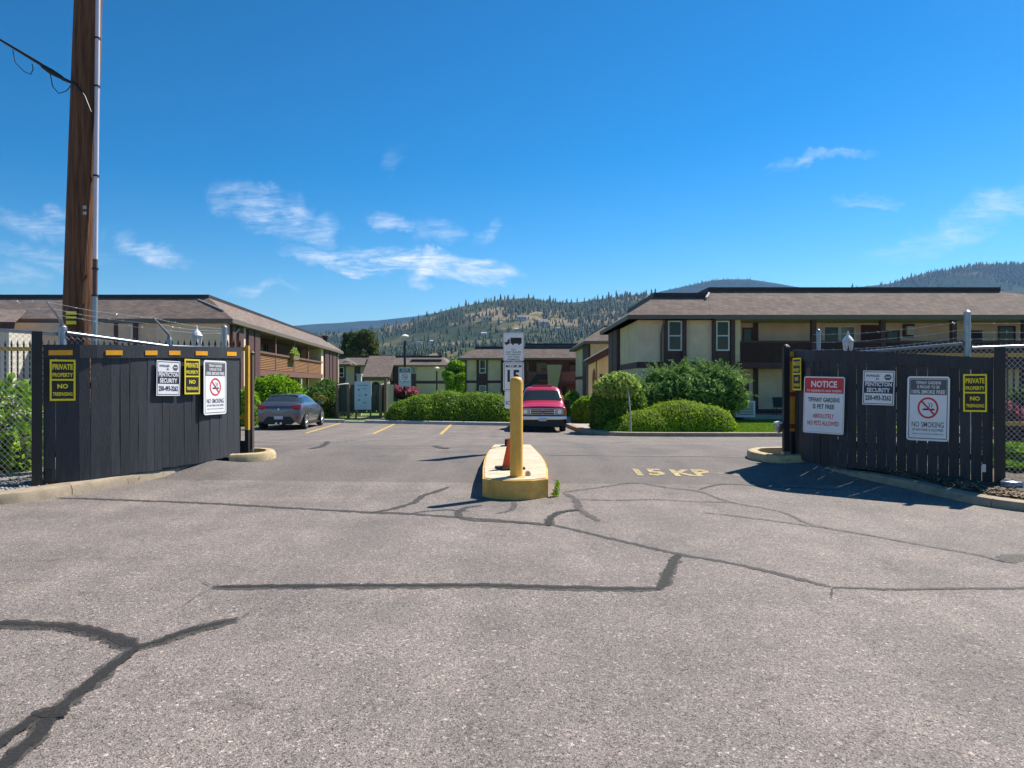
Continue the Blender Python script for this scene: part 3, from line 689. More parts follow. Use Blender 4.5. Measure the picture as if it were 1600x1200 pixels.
def board_fence(fc, label, gap, post_end):
    p0, t0, z0 = fc.at(fc.L * .5)
    root = empty('board_fence', (p0[0], p0[1], z0), 0, label, 'fence', 'charcoal board fences beside the gates')
    base = Vector(root.location); n = int(round(fc.L / .140)); w = fc.L / n
    for k in range(n):
        p, t, z = fc.at((k + .5) * w); ang = math.atan2(t[1], t[0])
        o = link('board', board_meshes[k % 4], root, Vector((p[0], p[1], z + random.uniform(-.02, .015))) - base,
                 (random.uniform(-.004, .004), random.uniform(-.006, .006), ang + random.uniform(-.03, .03)))
        o.scale = ((w - gap * random.uniform(.3, 1.6)) / .132, 1, 1)
    def run(name, q0, q1, zz0, zz1, d0, d1, mat, seg=.35):
        m = MB(); q = np.linspace(q0, q1, max(2, int((q1 - q0) / seg) + 1)); A = []
        for a in q:
            p, t, z = fc.at(a); nn = np.array([t[1], -t[0]])
            A.append([(p[0] + nn[0] * d0, p[1] + nn[1] * d0, z + zz0), (p[0] + nn[0] * d1, p[1] + nn[1] * d1, z + zz0), (p[0] + nn[0] * d1, p[1] + nn[1] * d1, z + zz1), (p[0] + nn[0] * d0, p[1] + nn[1] * d0, z + zz1)])
        N_ = len(A); vs = [v for r_ in A for v in r_]
        fs = [(i * 4 + k, i * 4 + (k + 1) % 4, (i + 1) * 4 + (k + 1) % 4, (i + 1) * 4 + k) for i in range(N_ - 1) for k in range(4)] + [(3, 2, 1, 0), tuple((N_ - 1) * 4 + k for k in range(4))]
        m.add(vs, fs); return m.build(name, mat, root, world=True)
    run('top_board', 0.0, fc.L, BH - .175, BH + .006, .012, .034, M['board'], .2)
    run('rail', .05, fc.L - .05, .35, .44, -.055, -.014, M['board']); run('rail', .05, fc.L - .05, 1.25, 1.34, -.055, -.014, M['board'])
    return root, run
lf_root, lrun = board_fence(FL, 'charcoal board fence with a row of orange reflectors, left of the island', .0035, 0)
rf_root, rrun = board_fence(FR, 'charcoal board fence with light showing between boards, right of the island', .0055, 1)
for (pa, pb) in ((76, 113), (163, 189), (224, 243), (261, 279), (303, 321), (351, 366)):
    lrun('reflector', FL.find(pa), FL.find(pb), BH - .135, BH - .068, .036, .042, M['reflector'], .1)
def fence_post(fc, q, root, off, top, w, name='post', down=.1):
    p, t, z = fc.at(q); nn = np.array([t[1], -t[0]]); c = p + nn * off[1] + t * off[0]
    m = MB(); m.box(-w / 2, w / 2, -w / 2, w / 2, -down, top)
    m.build(name, M['black'], root, Vector((c[0], c[1], z)) - Vector(root.location), (0, 0, math.atan2(t[1], t[0])), bevel=.006)
fence_post(FL, 0, lf_root, (-.07, .02), 2.03, .12); fence_post(FR, FR.L, rf_root, (.08, .02), 2.02, .13)
fence_post(FL, FL.L, lf_root, (.02, -.07), 1.80, .09); fence_post(FR, 0, rf_root, (-.02, -.07), 1.80, .09)
# stub of the left end post that shows below the boards
fence_post(FL, .06, lf_root, (0, -.03), .2, .085, 'post_foot', .14)

def fence_sign(fc, px, py, builder, name, label, cat, rz=0.0, group=None, off=.05, tilt=0.0, scale=(1, 1, 1)):
    q = fc.find(px); p, t, z = fc.at(q); nn = np.array([t[1], -t[0]]); c = p + nn * off
    zz = EYE - (py - 600) / F * c[1]
    o = empty(name, (c[0], c[1], zz), 0, label, cat, group); o.rotation_euler = (0, tilt, math.atan2(t[1], t[0]) + rz)
    builder(o); o.scale = scale; return o
G_S = 'signs on the board fences'
fence_sign(FL, 97.5, 594, sign_trespass, 'warning_sign', 'yellow and black private property sign nearest the utility pole, under the first reflector', 'sign', 0, G_S, scale=(.82, 1, 1.08))
fence_sign(FL, 259.5, 591, sign_security, 'security_sign', 'white and navy security patrol sign on the sunlit fence with reflectors', 'sign', 0, G_S, tilt=R(1), scale=(.88, 1, 1.0))
fence_sign(FL, 297, 588.5, sign_trespass, 'warning_sign', 'yellow private property sign between security and no smoking signs', 'sign', 0, G_S, scale=(.82, 1, 1.08))
fence_sign(FL, 332, 605.5, sign_smoking, 'no_smoking_sign', 'tall no smoking sign at the gate end of the fence with reflectors', 'sign', 0, G_S, scale=(1.05, 1, .97))
fence_sign(FR, 1253, 584.5, sign_trespass, 'warning_sign', 'yellow private property sign partly behind the red notice sign', 'sign', R(10), G_S, off=.085, scale=(.82, 1, 1.08))
fence_sign(FR, 1292, 633, sign_notice, 'notice_sign', 'white sign with red notice heading about pets on the shaded fence', 'sign', R(8), G_S, off=.11, tilt=R(1.5))
fence_sign(FR, 1373, 606, sign_security, 'security_sign', 'white and navy security patrol sign between notice and no smoking signs', 'sign', 0, G_S, tilt=R(1.5), scale=(.88, 1, 1.0))
fence_sign(FR, 1450, 638.5, sign_smoking, 'no_smoking_sign', 'large no smoking sign on the shaded fence beside its end post', 'sign', 0, G_S, tilt=R(1), scale=(.91, 1, 1.06))
fence_sign(FR, 1523, 614, sign_trespass, 'warning_sign', 'yellow private property sign beside the end post of the shaded fence', 'sign', 0, G_S, scale=(.82, 1, 1.08))
def small_tag(w, h, mat):
    def f(root): b = MB(); plate(b, w, h, min(w, h) * .25, -.002, .005); b.build('panel', mat, root)
    return f
fence_sign(FR, 1537, 731.5, small_tag(.045, .115, M['white']), 'reflector_tag', 'small white upright tag low on the shaded fence', 'tag')
fence_sign(FR, 1267, 582, small_tag(.10, .16, M['conduit_b']), 'rusty_plate', 'small rusty brown plate behind the notice sign', 'plate', R(20), off=.04)

# ------------------------------------------------------------------ chain-link fences with barbed wire
def bars(segs, r):
    """thin three-sided bars, many at once; returns verts, faces"""
    A = np.array([s[0] for s in segs], float); B = np.array([s[1] for s in segs], float); d = B - A; d /= np.linalg.norm(d, axis=1)[:, None]
    up = np.where(np.abs(d[:, 2:3]) > .9, [[1., 0, 0]], [[0, 0, 1.]]); a = np.cross(d, up); a /= np.linalg.norm(a, axis=1)[:, None]; b = np.cross(d, a)
    vs = []
    for k in range(3):
        o = (a * math.cos(2 * math.pi * k / 3) + b * math.sin(2 * math.pi * k / 3)) * r; vs += [A + o, B + o]
    V = np.stack(vs, 1).reshape(-1, 3); n = len(A); base = np.arange(n)[:, None] * 6
    Fc = np.concatenate([base + np.array([[2 * k, 2 * k + 1, (2 * k + 3) % 6, (2 * k + 2) % 6]]) for k in range(3)])
    return V, Fc
def chain_panel(root, a, b, z0, z1, pitch=.082, r=.0027):
    """diamond mesh between plan points a and b (bottom z0, top z1 at each end)"""
    a = np.array(a, float); b = np.array(b, float); L_ = np.linalg.norm(b - a); H = 2.05; segs = []
    def P(u, h): t = u / L_; q = a + (b - a) * t; zb = z0[0] + (z0[1] - z0[0]) * t; zt = z1[0] + (z1[1] - z1[0]) * t; return (q[0], q[1], zb + (zt - zb) * h / H)
    for sgn in (1, -1):
        u = -H
        while u < L_ + H:
            h0, h1 = 0.0, H; ua, ub = (u, u + H) if sgn > 0 else (u + H, u)
            # clip to 0..L
            lo, hi = 0.0, 1.0
            du = ub - ua
            for lim, s_ in ((0, 1), (L_, -1)):
                f0, f1 = (ua - lim) * s_, (ub - lim) * s_
                if f0 < 0 and f1 < 0: lo, hi = 1, 0
                elif f0 < 0: lo = max(lo, -f0 / (f1 - f0))
                elif f1 < 0: hi = min(hi, f0 / (f0 - f1))
            if hi > lo:
                off = .004 * sgn
                p, q = P(ua + du * lo, H * lo), P(ua + du * hi, H * hi)
                segs.append((np.array(p) + (0, off, 0), np.array(q) + (0, off, 0)))
                if hi == 1.0:                                        # twisted barb ends above the top
                    e = P(ub, H); segs.append((np.array(e), np.array(e) + (sgn * .012, 0, .055)))
            u += pitch
    V, Fc = bars(segs, r); V -= np.array(root.location)
    tag(link('chain_mesh', mesh_np('chain_mesh', V, Fc, M['wire']), root), kind='stuff')
def tube_part(root, name, pts, r, mat, n=10):
    m = MB(); m.tube(pts, r, n); return m.build(name, mat, root, smooth=True, world=True)
def barbed(root, a, b, sag=.03):
    a, b = Vector(a), Vector(b); n = max(6, int((b - a).length / .18)); pts = [a.lerp(b, i / n) + Vector((0, 0, -sag * math.sin(math.pi * i / n) + random.uniform(-.004, .004))) for i in range(n + 1)]
    m = MB(); m.tube(pts, .0034, 4)
    for i in range(1, n):
        p = pts[i]
        for _ in range(2):
            d = Vector((random.uniform(-1, 1), random.uniform(-1, 1), random.uniform(-1, 1))).normalized() * .022; m.tube([p - d, p + d], .0025, 3)
    m.build('barbed_wire', M['wire'], root, world=True)
def chain_fence(label, loc):
    return empty('chain_link_fence', loc, 0, label, 'fence', 'chain link fences behind the boards')
# left: runs out of frame on the left, along the back of the board fence on the right
cl = chain_fence('chain link fence with slanted barbed wire arms beside the utility pole', (-6.1, 10.05, .15))
pA = (-6.17, 10.1); pB = (-5.38, 11.55); pC = (-5.2, 13.3); pO = (-9.6, 9.9)
tA = at(98, 512, 10.1).z; tB = at(265, 530, 11.55).z; tC = at(352, 512, 13.3).z
for (p, t, r_) in ((pA, tA, .052), (pB, tB, .036), (pC, tC, .05)):
    tube_part(cl, 'post', [(p[0], p[1], .05), (p[0], p[1], t)], r_, M['galv'], 12)
    m = MB(); m.lathe([(r_ * 1.12, -.03), (r_ * 1.12, .01), (r_ * .5, .045), (.004, .05)], (p[0], p[1], t), 12); m.build('post_cap', M['galv'], cl, world=True, smooth=True)
rail_l = [at(-260, 511, 9.9), at(0, 516, 10.0), at(90, 522, 10.1)]
tube_part(cl, 'top_rail', rail_l, .024, M['galv']); tube_part(cl, 'top_rail', [at(104, 520, 10.1), at(262, 541, 11.5)], .024, M['galv']); tube_part(cl, 'top_rail', [at(268, 541, 11.55), at(350, 545, 13.2)], .024, M['galv'])
for h in (.35, .8, 1.3, 1.75): m = MB(); m.lathe([(.06, 0), (.06, .03)], (pA[0], pA[1], .2 + h), 12); m.build('band', M['galv'], cl, world=True)
chain_panel(cl, pO, pA, (.12, .2), (at(-260, 511, 9.9).z, at(90, 522, 10.1).z))
chain_panel(cl, pA, pB, (.2, .3), (at(104, 520, 10.1).z, at(262, 541, 11.5).z)); chain_panel(cl, pB, pC, (.3, .35), (at(268, 541, 11.55).z, at(350, 545, 13.2).z))
armA = [Vector((pA[0], pA[1], tA)), at(95, 500, 10.05), at(73, 471, 9.8)]; armB = [Vector((pB[0], pB[1], tB)), at(263, 522, 11.5), at(240, 497, 11.2)]
tube_part(cl, 'barb_arm', armA, [.03, .024, .014], M['galv'], 8); tube_part(cl, 'barb_arm', armB, [.03, .022, .012], M['galv'], 8)
for f_ in (1.0, .62, .3):
    a = armA[1].lerp(armA[2], f_); b = armB[1].lerp(armB[2], f_)
    barbed(cl, a, b); barbed(cl, a, (a.x - 3.6, a.y - .3, a.z + .03)); barbed(cl, b, (pC[0], pC[1], tC - .02 - .11 * (1 - f_)))
# right
cr = chain_fence('chain link fence with tall capped post behind the shaded board fence', (7.0, 11.2, .1))
qA = (6.88, 11.12); qB = (5.35, 12.85); qO = (10.8, 10.9)
uA = at(1512, 489, 11.12).z; uB = at(1268, 518, 12.85).z
tube_part(cr, 'post', [(qA[0], qA[1], 0), (qA[0], qA[1], uA)], .047, M['galv'], 12); tube_part(cr, 'post', [(qB[0], qB[1], .1), (qB[0], qB[1], uB)], .036, M['galv'], 12)
for (p, t, r_) in ((qA, uA, .047), (qB, uB, .036)):
    m = MB(); m.lathe([(r_ * 1.1, -.03), (r_ * 1.1, .01), (r_ * .6, .035), (.004, .045)], (p[0], p[1], t), 12); m.build('post_cap', M['galv'], cr, world=True, smooth=True)
tube_part(cr, 'top_rail', [at(1506, 537, 11.12), at(1400, 546, 11.9), at(1275, 556, 12.8)], .026, M['galv']); tube_part(cr, 'top_rail', [at(1519, 544, 11.1), at(1600, 541, 11.05), at(1900, 532, 10.9)], .026, M['galv'])
for h in (.25, .6, 1.0, 1.4, 1.8, 2.1, 2.3): m = MB(); m.lathe([(.053, 0), (.053, .03)], (qA[0], qA[1], .1 + h), 12); m.build('band', M['galv'], cr, world=True)
chain_panel(cr, qB, qA, (.3, .1), (at(1275, 556, 12.8).z, at(1506, 537, 11.12).z)); chain_panel(cr, qA, qO, (.06, .0), (at(1519, 544, 11.1).z, at(1900, 532, 10.9).z))
for k, (ya, yb, yc) in enumerate(((501, 523, 505), (514, 535, 519), (526, 547, 530))):
    barbed(cr, at(1511, ya, 11.1), at(1270, yb, 12.85), .05); barbed(cr, at(1513, yc, 11.1), at(1900, yc - 12, 10.9), .04)

# ------------------------------------------------------------------ gate leaves: black pickets, yellow rails
def gate_leaf(label, x0, x1, Y, side):
    """side +1: the end post stands at x1 (left leaf), -1: at x0"""
    root = empty('sliding_gate', ((x0 + x1) / 2, Y, .3), 0, label, 'gate', 'steel gate leaves standing open')
    b = Vector(root.location)
    def bx(name, mat, *q): m = MB(); m.box(*q); return m.build(name, mat, root, world=True)
    zt, zm = (2.185, .945) if side > 0 else (2.06, .85)
    bx('top_rail', M['gate_yellow'], x0, x1, Y - .03, Y + .03, zt - .035, zt + .035)
    bx('middle_rail', M['gate_yellow'], x0, x1, Y - .03, Y + .03, zm - .035, zm + .035)
    bx('bottom_rail', M['black'], x0, x1, Y - .04, Y + .04, .30, .52)
    xe = x1 if side > 0 else x0
    e_ = .032 if side > 0 else .03; bx('end_post', M['gate_yellow'], xe - e_, xe + e_, Y - .045, Y + .045, .72, zt + .06); bx('end_post_foot', M['black'], xe - e_, xe + e_, Y - .045, Y + .045, .30, .72)
    ph = zt - .3 + .075; pk = MB(); pk.box(-.011, .011, -.011, .011, .5 - .3, ph); pk.add([(-.022, -.006, ph), (.022, -.006, ph), (.022, .006, ph), (-.022, .006, ph), (0, 0, ph + .10)], [(0, 1, 4), (1, 2, 4), (2, 3, 4), (3, 0, 4)])
    me = pk.mesh('picket'); me.materials.append(M['black']); n = int((x1 - x0 - .1) / .112)
    for k in range(n): link('picket', me, root, ((x0 + .09 + k * .112) - b.x, 0, .0))
    if side < 0:
        for xx in (x0 + 1.95, x0 + 3.7): bx('red_tape', M['red_tape'], xx, xx + .07, Y - .034, Y + .034, zt - .039, zt + .039)
        for zz in (1.98, 1.36, .80): bx('red_tape', M['red_tape'], xe - e_ - .003, xe + e_ + .003, Y - .048, Y + .048, zz - .03, zz + .05)
    return root
gate_leaf('steel gate leaf with black pickets and yellow rails behind the fence with reflectors', -10.4, -4.80, 13.35, +1)
gate_leaf('steel gate leaf with red taped yellow end post behind the shaded fence', 4.93, 10.6, 12.95, -1)
def gate_post(x, Y, top, label, mat, lamp):
    root = empty('gate_post', (x, Y, .3), 0, label, 'post', 'posts that guide the gates')
    m = MB(); m.box(-.05, .05, -.05, .05, -.1, top - .3); m.build('post', mat, root, bevel=.005)
    m = MB(); m.box(-.065, .065, -.06, .06, -.1, .06); m.build('base_plate', M['galv'], root)
    m = MB(); m.lathe([(.07, 0), (.075, .02), (.05, .05), (.01, .07)], (0, 0, top - .3), 10); m.build('cap', M['black'], root)
    if lamp:
        m = MB(); m.lathe([(.03, -.16), (.06, -.13), (.075, -.03), (.07, 0)], (-.13, 0, .55), 10); m.build('sensor', M['galv'], root, smooth=True)
        m = MB(); m.lathe([(.08, 0), (.08, .03), (.02, .045)], (-.13, 0, .55), 10); m.build('sensor_cap', M['white'], root)
        m = MB(); m.box(-.1, -.04, -.015, .015, .42, .46); m.build('bracket', M['galv'], root)
gate_post(-4.80, 13.52, 2.10, 'brown square gate post at the sunlit fence end', M['post_brown'], False)
gate_post(4.83, 12.98, 2.18, 'dark square gate post with a pale round sensor near its foot', M['veh_trim'], True)

# ------------------------------------------------------------------ island with bollard, cone and signs
isl = [(-.40, 9.95), (-.22, 9.80), (.02, 9.74), (.27, 9.78), (.49, 9.95), (.53, 10.9), (.53, 11.9), (.50, 12.7), (.43, 13.7), (.37, 14.5), (-.36, 14.5), (-.43, 13.4), (-.46, 12.2), (-.44, 11.0)]
def isl_top(x, y): return .275 + (y - 9.75) * .0175
root = empty('traffic_island', (0, 12, .2)); tag(root, kind='structure')
m = MB(); m.prism(isl, lambda x, y: gz(x, y) - .08, lambda x, y: isl_top(x, y) - .006); o = m.build('island_body', M['yellow_conc'], root, world=True, bevel=.015)
cxy = np.mean(isl, axis=0); inner = [tuple(cxy + (np.array(p) - cxy) * np.array([.94, .985])) for p in isl]
m = MB(); m.prism(inner, lambda x, y: isl_top(x, y) - .02, lambda x, y: isl_top(x, y) + .004); m.build('island_top', M['pale_conc'], root, world=True)
bz = isl_top(.06, 10.06)
root = empty('bollard', (.06, 10.06, bz), 0, 'tall mustard yellow bollard on the front of the island', 'bollard')
m = MB(); m.lathe([(.088, -.03), (.088, 1.29), (.083, 1.325), (.066, 1.352), (.035, 1.366), (.004, 1.37)], (0, 0, 0), 32); m.build('sleeve', M['bollard'], root, smooth=True)
m = MB(); m.lathe([(.13, .0), (.13, .008), (.09, .014)], (0, 0, 0), 24); m.build('base_paint', M['yellow_conc'], root, smooth=True)
cz_ = isl_top(0, 10.85)
root = empty('traffic_cone', (-.03, 10.88, cz_ + .005), R(20), 'orange traffic cone half hidden by the yellow bollard', 'cone')
m = MB(); m.lathe([(.118, .03), (.112, .05), (.03, .43), (.022, .45), (.012, .452)], (0, 0, 0), 20); m.build('cone_body', M['orange'], root, smooth=True)
m = MB(); p = rrect(.37, .37, .04); m.prism(p, 0, .03); m.build('base', M['rubber'], root, bevel=.004)
# small rock and weed by the island
m = MB(); m.lathe([(.035, 0), (.045, .03), (.03, .065), (.005, .075)], (.22, 10.16, isl_top(.22, 10.16)), 7); tag(m.build('loose_stone', M['stone']), 'small brown stone beside the foot of the yellow bollard', 'stone')
# speed signs on their post
sx, sy = .03, 14.25; sz_ = isl_top(sx, sy)
root = empty('road_sign_post', (sx, sy, sz_), 0, 'grey post behind the bollard carrying truck and speed signs', 'sign post')
m = MB(); m.box(-.026, .026, -.02, .02, 0, at(804, 517, sy).z - sz_); m.build('post', M['galv'], root)
m = MB(); m.box(-.17, .17, -.12, .12, 0, .13); m.build('base_block', M['rubber'], root, bevel=.01)
def panel_at(yc): return at(804, yc, sy).z - sz_
zc = panel_at(542); m = MB(); plate(m, .40, .555, .03, -.036, -.030, 0, zc); pn = m.build('truck_panel', M['sign_white'], root)
t = MB(); rect(t, -.17, -.075, zc + .055, zc + .09, -.038); t.add([(-.125, -.038, zc + .09), (-.075, -.038, zc + .09), (-.075, -.038, zc + .145), (-.105, -.038, zc + .145)], [(0, 1, 2, 3)])
rect(t, -.06, .155, zc + .06, zc + .175, -.038)
for wx in (-.135, -.01, .105): t.add([(wx + .02 * math.cos(a), -.0385, zc + .052 + .02 * math.sin(a)) for a in np.linspace(0, 2 * math.pi, 11)[:-1]], [tuple(range(10))])
frame_ring(t, .38, .535, .02, .004, -.037, 0, zc); t.build('truck_mark', M['sign_black'], pn)
t = Lines()
for k, (s_, w_) in enumerate((('RVS', .08), ('AND TRAILERS', .30), ('PROHIBITED', .27), ('ON THESE', .22), ('PREMISES', .24))): put_text(t, s_, 0, zc - .055 - .047 * k, w_, .030, -.038, .004)
t.build('lettering', M['sign_black'], pn)
zc = panel_at(588); m = MB(); plate(m, .40, .555, .03, -.036, -.030, 0, zc); pn = m.build('speed_panel', M['sign_white'], root)
t = MB(); frame_ring(t, .365, .52, .02, .008, -.038, 0, zc); put_text(t, 'MAXIMUM', 0, zc + .195, .30, .056, -.038, .004); put_text(t, '15', 0, zc + .005, .235, .235, -.038, .03); t.build('lettering', M['sign_black'], pn)
zc = panel_at(624.5); m = MB(); plate(m, .345, .34, .03, -.036, -.030, 0, zc); pn = m.build('lower_panel', M['sign_white'], root)
t = Lines(); put_text(t, 'SC', -.112, zc - .06, .088, .07, -.038, .02); t.build('lettering', M['sign_black'], pn)
# 15 KPH painted on the drive
def road_text(s, pxl, pxr, pyt, pyb, mat):
    (xa, ya), (xb, yb) = ground_px(pxl, (pyt + pyb) / 2), ground_px(pxr, (pyt + pyb) / 2); y0 = ground_px(pxl, pyb)[1]; y1 = ground_px(pxl, pyt)[1]
    v, f = text_geo(s, xb - xa, y1 - y0, .035); cx, cy = (xa + xb) / 2, (y0 + y1) / 2
    P = [(cx + p[0], cy + p[1], float(gz(cx + p[0], cy + p[1])) + .007) for p in v]
    mb = MB(); mb.add(P, f); tag(mb.build('road_lettering', mat), kind='structure')
road_text('15', 992, 1037, 733, 743.5, M['letters_worn']); road_text('KP', 1050, 1110, 734, 744.5, M['letters_worn']); road_text('H', 1113, 1150, 735, 745, M['letters_faded'])

# ------------------------------------------------------------------ utility pole and its cable
ub = at(124, 640, 11.0)
root = empty('utility_pole', (ub.x, 11.0, .2), 0, 'tall brown wooden utility pole with a grey conduit, behind the fence', 'utility pole')
lean = [(at(122, 600, 11).x - ub.x, 0, -.1), (at(122.5, 480, 11).x - ub.x, 0, at(0, 480, 11).z - .2), (at(130, 240, 11).x - ub.x, 0, at(0, 240, 11).z - .2), (at(138, 0, 11).x - ub.x, 0, at(0, 0, 11).z - .2), (at(141, -110, 11).x - ub.x, 0, at(0, -110, 11).z - .2)]
m = MB(); m.tube(lean, [.208, .204, .196, .186, .18], 24); m.build('shaft', M['pole_wood'], root, smooth=True)
dx = .225
def cond(name, y0, y1, r_, mat):
    pts = [(at(147 + (600 - y) * .0098, y, 10.93).x - ub.x, -.07, at(0, y, 10.93).z - .2) for y in (y0, (y0 + y1) / 2, y1)]
    m = MB(); m.tube(pts, r_, 12); m.build(name, mat, root, smooth=True)
cond('conduit', 560, 462, .040, M['galv']); cond('conduit', 462, 405, .034, M['conduit_b']); cond('conduit', 405, -100, .034, M['conduit_w'])
for y in (60, 135, 275, 420, 462): m = MB(); c = at(147 + (600 - y) * .0098, y, 10.93); m.lathe([(.046, -.012), (.046, .012)], (c.x - ub.x, -.07, c.z - .2), 12); m.build('strap', M['veh_trim'], root)
for (px, py, w_, h_) in ((132, 324, .045, .05), (132, 333, .045, .045)):
    c = at(px, py, 10.79); m = MB(); m.box(c.x - ub.x - w_ / 2, c.x - ub.x + w_ / 2, -.215, -.205, c.z - .2 - h_ / 2, c.z - .2 + h_ / 2); m.build('number_tag', M['galv'], root)
t = MB(); c = at(110, 490, 10.78); tt = MB()
for k, (py, h_) in enumerate(((489, .05), (496, .03), (504, .05))):
    cc = at(111, py, 10.79); m = MB(); m.box(cc.x - ub.x - .075, cc.x - ub.x + .075, -.212, -.202, cc.z - .2 - h_ / 2, cc.z - .2 + h_ / 2); m.build('caution_strip', M['sign_yellow'], root, rot=(0, 0, 0))
root2 = empty('service_cable', at(60, 96, 10.9), 0, 'thick black overhead cable with splice hanging from the utility pole', 'cable')
m = MB(); m.tube([at(-500, -180, 10.4), at(-200, -35, 10.6), at(0, 62, 10.8), at(60, 98, 10.82), at(100, 124, 10.8), at(118, 132, 10.8), at(132, 150, 10.78), at(142, 175, 10.8)], [.012, .014, .016, .024, .026, .018, .014, .012], 8); m.build('cable', M['cable'], root2, smooth=True, world=True)
m = MB(); m.tube([at(66, 103, 10.8), at(80, 112, 10.8), at(96, 121, 10.8)], [.03, .042, .028], 10); m.build('splice', M['rubber'], root2, smooth=True, world=True)
for pts in (((20, 78), (24, 98), (38, 112), (48, 116), (52, 108), (50, 100)), ((78, 112), (82, 135), (92, 146), (104, 142), (112, 132))):
    m = MB(); m.tube([at(x, y, 10.8) for x, y in pts], .007, 6); m.build('loop', M['cable'], root2, smooth=True, world=True)

# ------------------------------------------------------------------ lantern posts behind the fences
def lantern(px, pyt, pyb, Y, label):
    top = at(px, pyt, Y); g = float(gz(top.x, Y)); h = (pyb - pyt) / F * Y
    root = empty('lantern_post', (top.x, Y, g), 0, label, 'lamp', 'white lantern lamps on posts'); z0 = top.z - g - h
    m = MB(); m.lathe([(.055, 0), (.05, z0 - .05), (.075, z0 - .02), (.08, z0)], (0, 0, 0), 10); m.build('post', M['white'], root, smooth=True)
    m = MB(); m.lathe([(.055, z0), (.085, z0 + h * .14), (.10, z0 + h * .42), (.09, z0 + h * .5)], (0, 0, 0), 6); m.build('globe', M['lens_clear'], root)
    m = MB(); m.lathe([(.112, z0 + h * .5), (.10, z0 + h * .56), (.07, z0 + h * .67), (.035, z0 + h * .76), (.02, z0 + h * .82), (.025, z0 + h * .86), (.008, z0 + h)], (0, 0, 0), 12); m.build('hood', M['white'], root, smooth=True)
    for k in range(6):
        a = math.pi / 3 * k; m = MB(); m.tube([(.057 * math.cos(a), .057 * math.sin(a), z0), (.087 * math.cos(a), .087 * math.sin(a), z0 + h * .14), (.102 * math.cos(a), .102 * math.sin(a), z0 + h * .45)], .009, 4); m.build('rib', M['white'], root)
lantern(307, 508, 541, 14.2, 'white lantern lamp showing above the fence with reflectors')
lantern(1325, 517, 549, 14.6, 'white lantern lamp showing above the shaded fence')

# ================================================================== BUILDINGS
class Facade:
    """a wall line: O at ground left end as seen from outside, t to the right, n outwards"""
    def __init__(s, O, t): s.O = np.array(O, float); s.t = np.array(t, float) / np.linalg.norm(t); s.n = np.array([s.t[1], -s.t[0]])
    def p(s, a, d, z): q = s.O + s.t * a + s.n * d; return (q[0], q[1], z)
    def box(s, mb, a0, a1, d0, d1, z0, z1):
        mb.hexa([s.p(a0, d1, z0), s.p(a1, d1, z0), s.p(a1, d0, z0), s.p(a0, d0, z0)], [s.p(a0, d1, z1), s.p(a1, d1, z1), s.p(a1, d0, z1), s.p(a0, d0, z1)]); return mb
    def part(s, name, mat, root, *q, parent=None):
        m = MB(); s.box(m, *q); o = m.build(name, mat, root, world=True); return o
    def window(s, root, a0, a1, z0, z1, frame=None, d=0.0, mid=.5, t=.07, pane=None):
        m = MB(); s.box(m, a0, a1, d, d + .06, z0, z0 + t); s.box(m, a0, a1, d, d + .06, z1 - t, z1); s.box(m, a0, a0 + t, d, d + .06, z0 + t, z1 - t); s.box(m, a1 - t, a1, d, d + .06, z0 + t, z1 - t)
        if mid: zm = z0 + (z1 - z0) * mid; s.box(m, a0 + t, a1 - t, d + .005, d + .05, zm - t * .4, zm + t * .4)
        o = m.build('window', frame or M['white'], root, world=True)
        g = MB(); s.box(g, a0 + t * .9, a1 - t * .9, d + .002, d + .02, z0 + t * .9, z1 - t * .9)
        g.build('pane', pane or M['glass'], o); return o
def mansard(root, eave, inset, z0, rise, cap=.32, over=.0):
    """sloping shingled band round a flat roof, fascia below, dark capped parapet on top"""
    n = len(eave); E = [np.array(p, float) for p in eave]; I = [np.array(p, float) for p in inset]
    m = MB(); m.add([(p[0], p[1], z0) for p in E] + [(p[0], p[1], z0 + rise) for p in I], [(i, (i + 1) % n, n + (i + 1) % n, n + i) for i in range(n)] + [tuple(range(n, 2 * n))])
    rf = m.build('roof', M['shingle'], root, world=True)
    m = MB(); m.prism([tuple(p) for p in E], z0 - .22, z0 - .003); f = m.build('fascia', M['fascia'], root, world=True)
    c = np.mean(I, axis=0); J = [p + (c - p) / np.linalg.norm(c - p) * .03 for p in I]
    m = MB(); m.prism([tuple(p) for p in J], z0 + rise - .12, z0 + rise + cap); m.build('parapet', M['capbrown'], root, world=True)
    return rf
def flashing(root, a, b, w=.13):
    m = MB(); m.tube([a, b], w, 6); m.build('flashing', M['flash'], root, world=True)
G_B = 'two storey apartment buildings'

# ---- right building, shaded front
bld = empty('apartment_building', (16, 44, -.25), 0, 'cream two storey apartment building with lattice balconies, right of the truck', 'building', G_B)
Y0 = 40.0
def X(px, Y=Y0): return (px - 800) * Y / F
fr = Facade((0, Y0), (1, 0)); zb, zt = -.4, 5.05
xl, xb, xr = X(997), X(1157), 33.0
fr.part('wall', M['stucco'], bld, xl, xb, -.3, 0, zb, zt)
en = Facade((xl, 51.5), (0, -1))
en.part('wall', M['stucco'], bld, 0, 11.5 - .302, -.25, 0, zb, zt)
fr.part('wall', M['stucco'], bld, xb - .25, xr, -2.1, -1.85, zb, zt)      # back wall of the balconies
fr.part('wall', M['stucco'], bld, xb - .3, xb, -1.85, -.3, zb, zt)
m = MB(); m.box(xl + .3, xr, Y0 + 2.1, 51.5, zb, zt - .05); m.build('core', M['stucco_d'], bld, world=True)
# string course
fr.part('string_course', M['brown'], bld, xl - .05, xb + .03, 0, .05, 2.42, 2.75); en.part('string_course', M['brown'], bld, 0, 11.5 + .05, 0, .05, 2.42, 2.75)
fr.part('base_course', M['brown'], bld, xl - .02, xb, 0, .04, zb, .0)
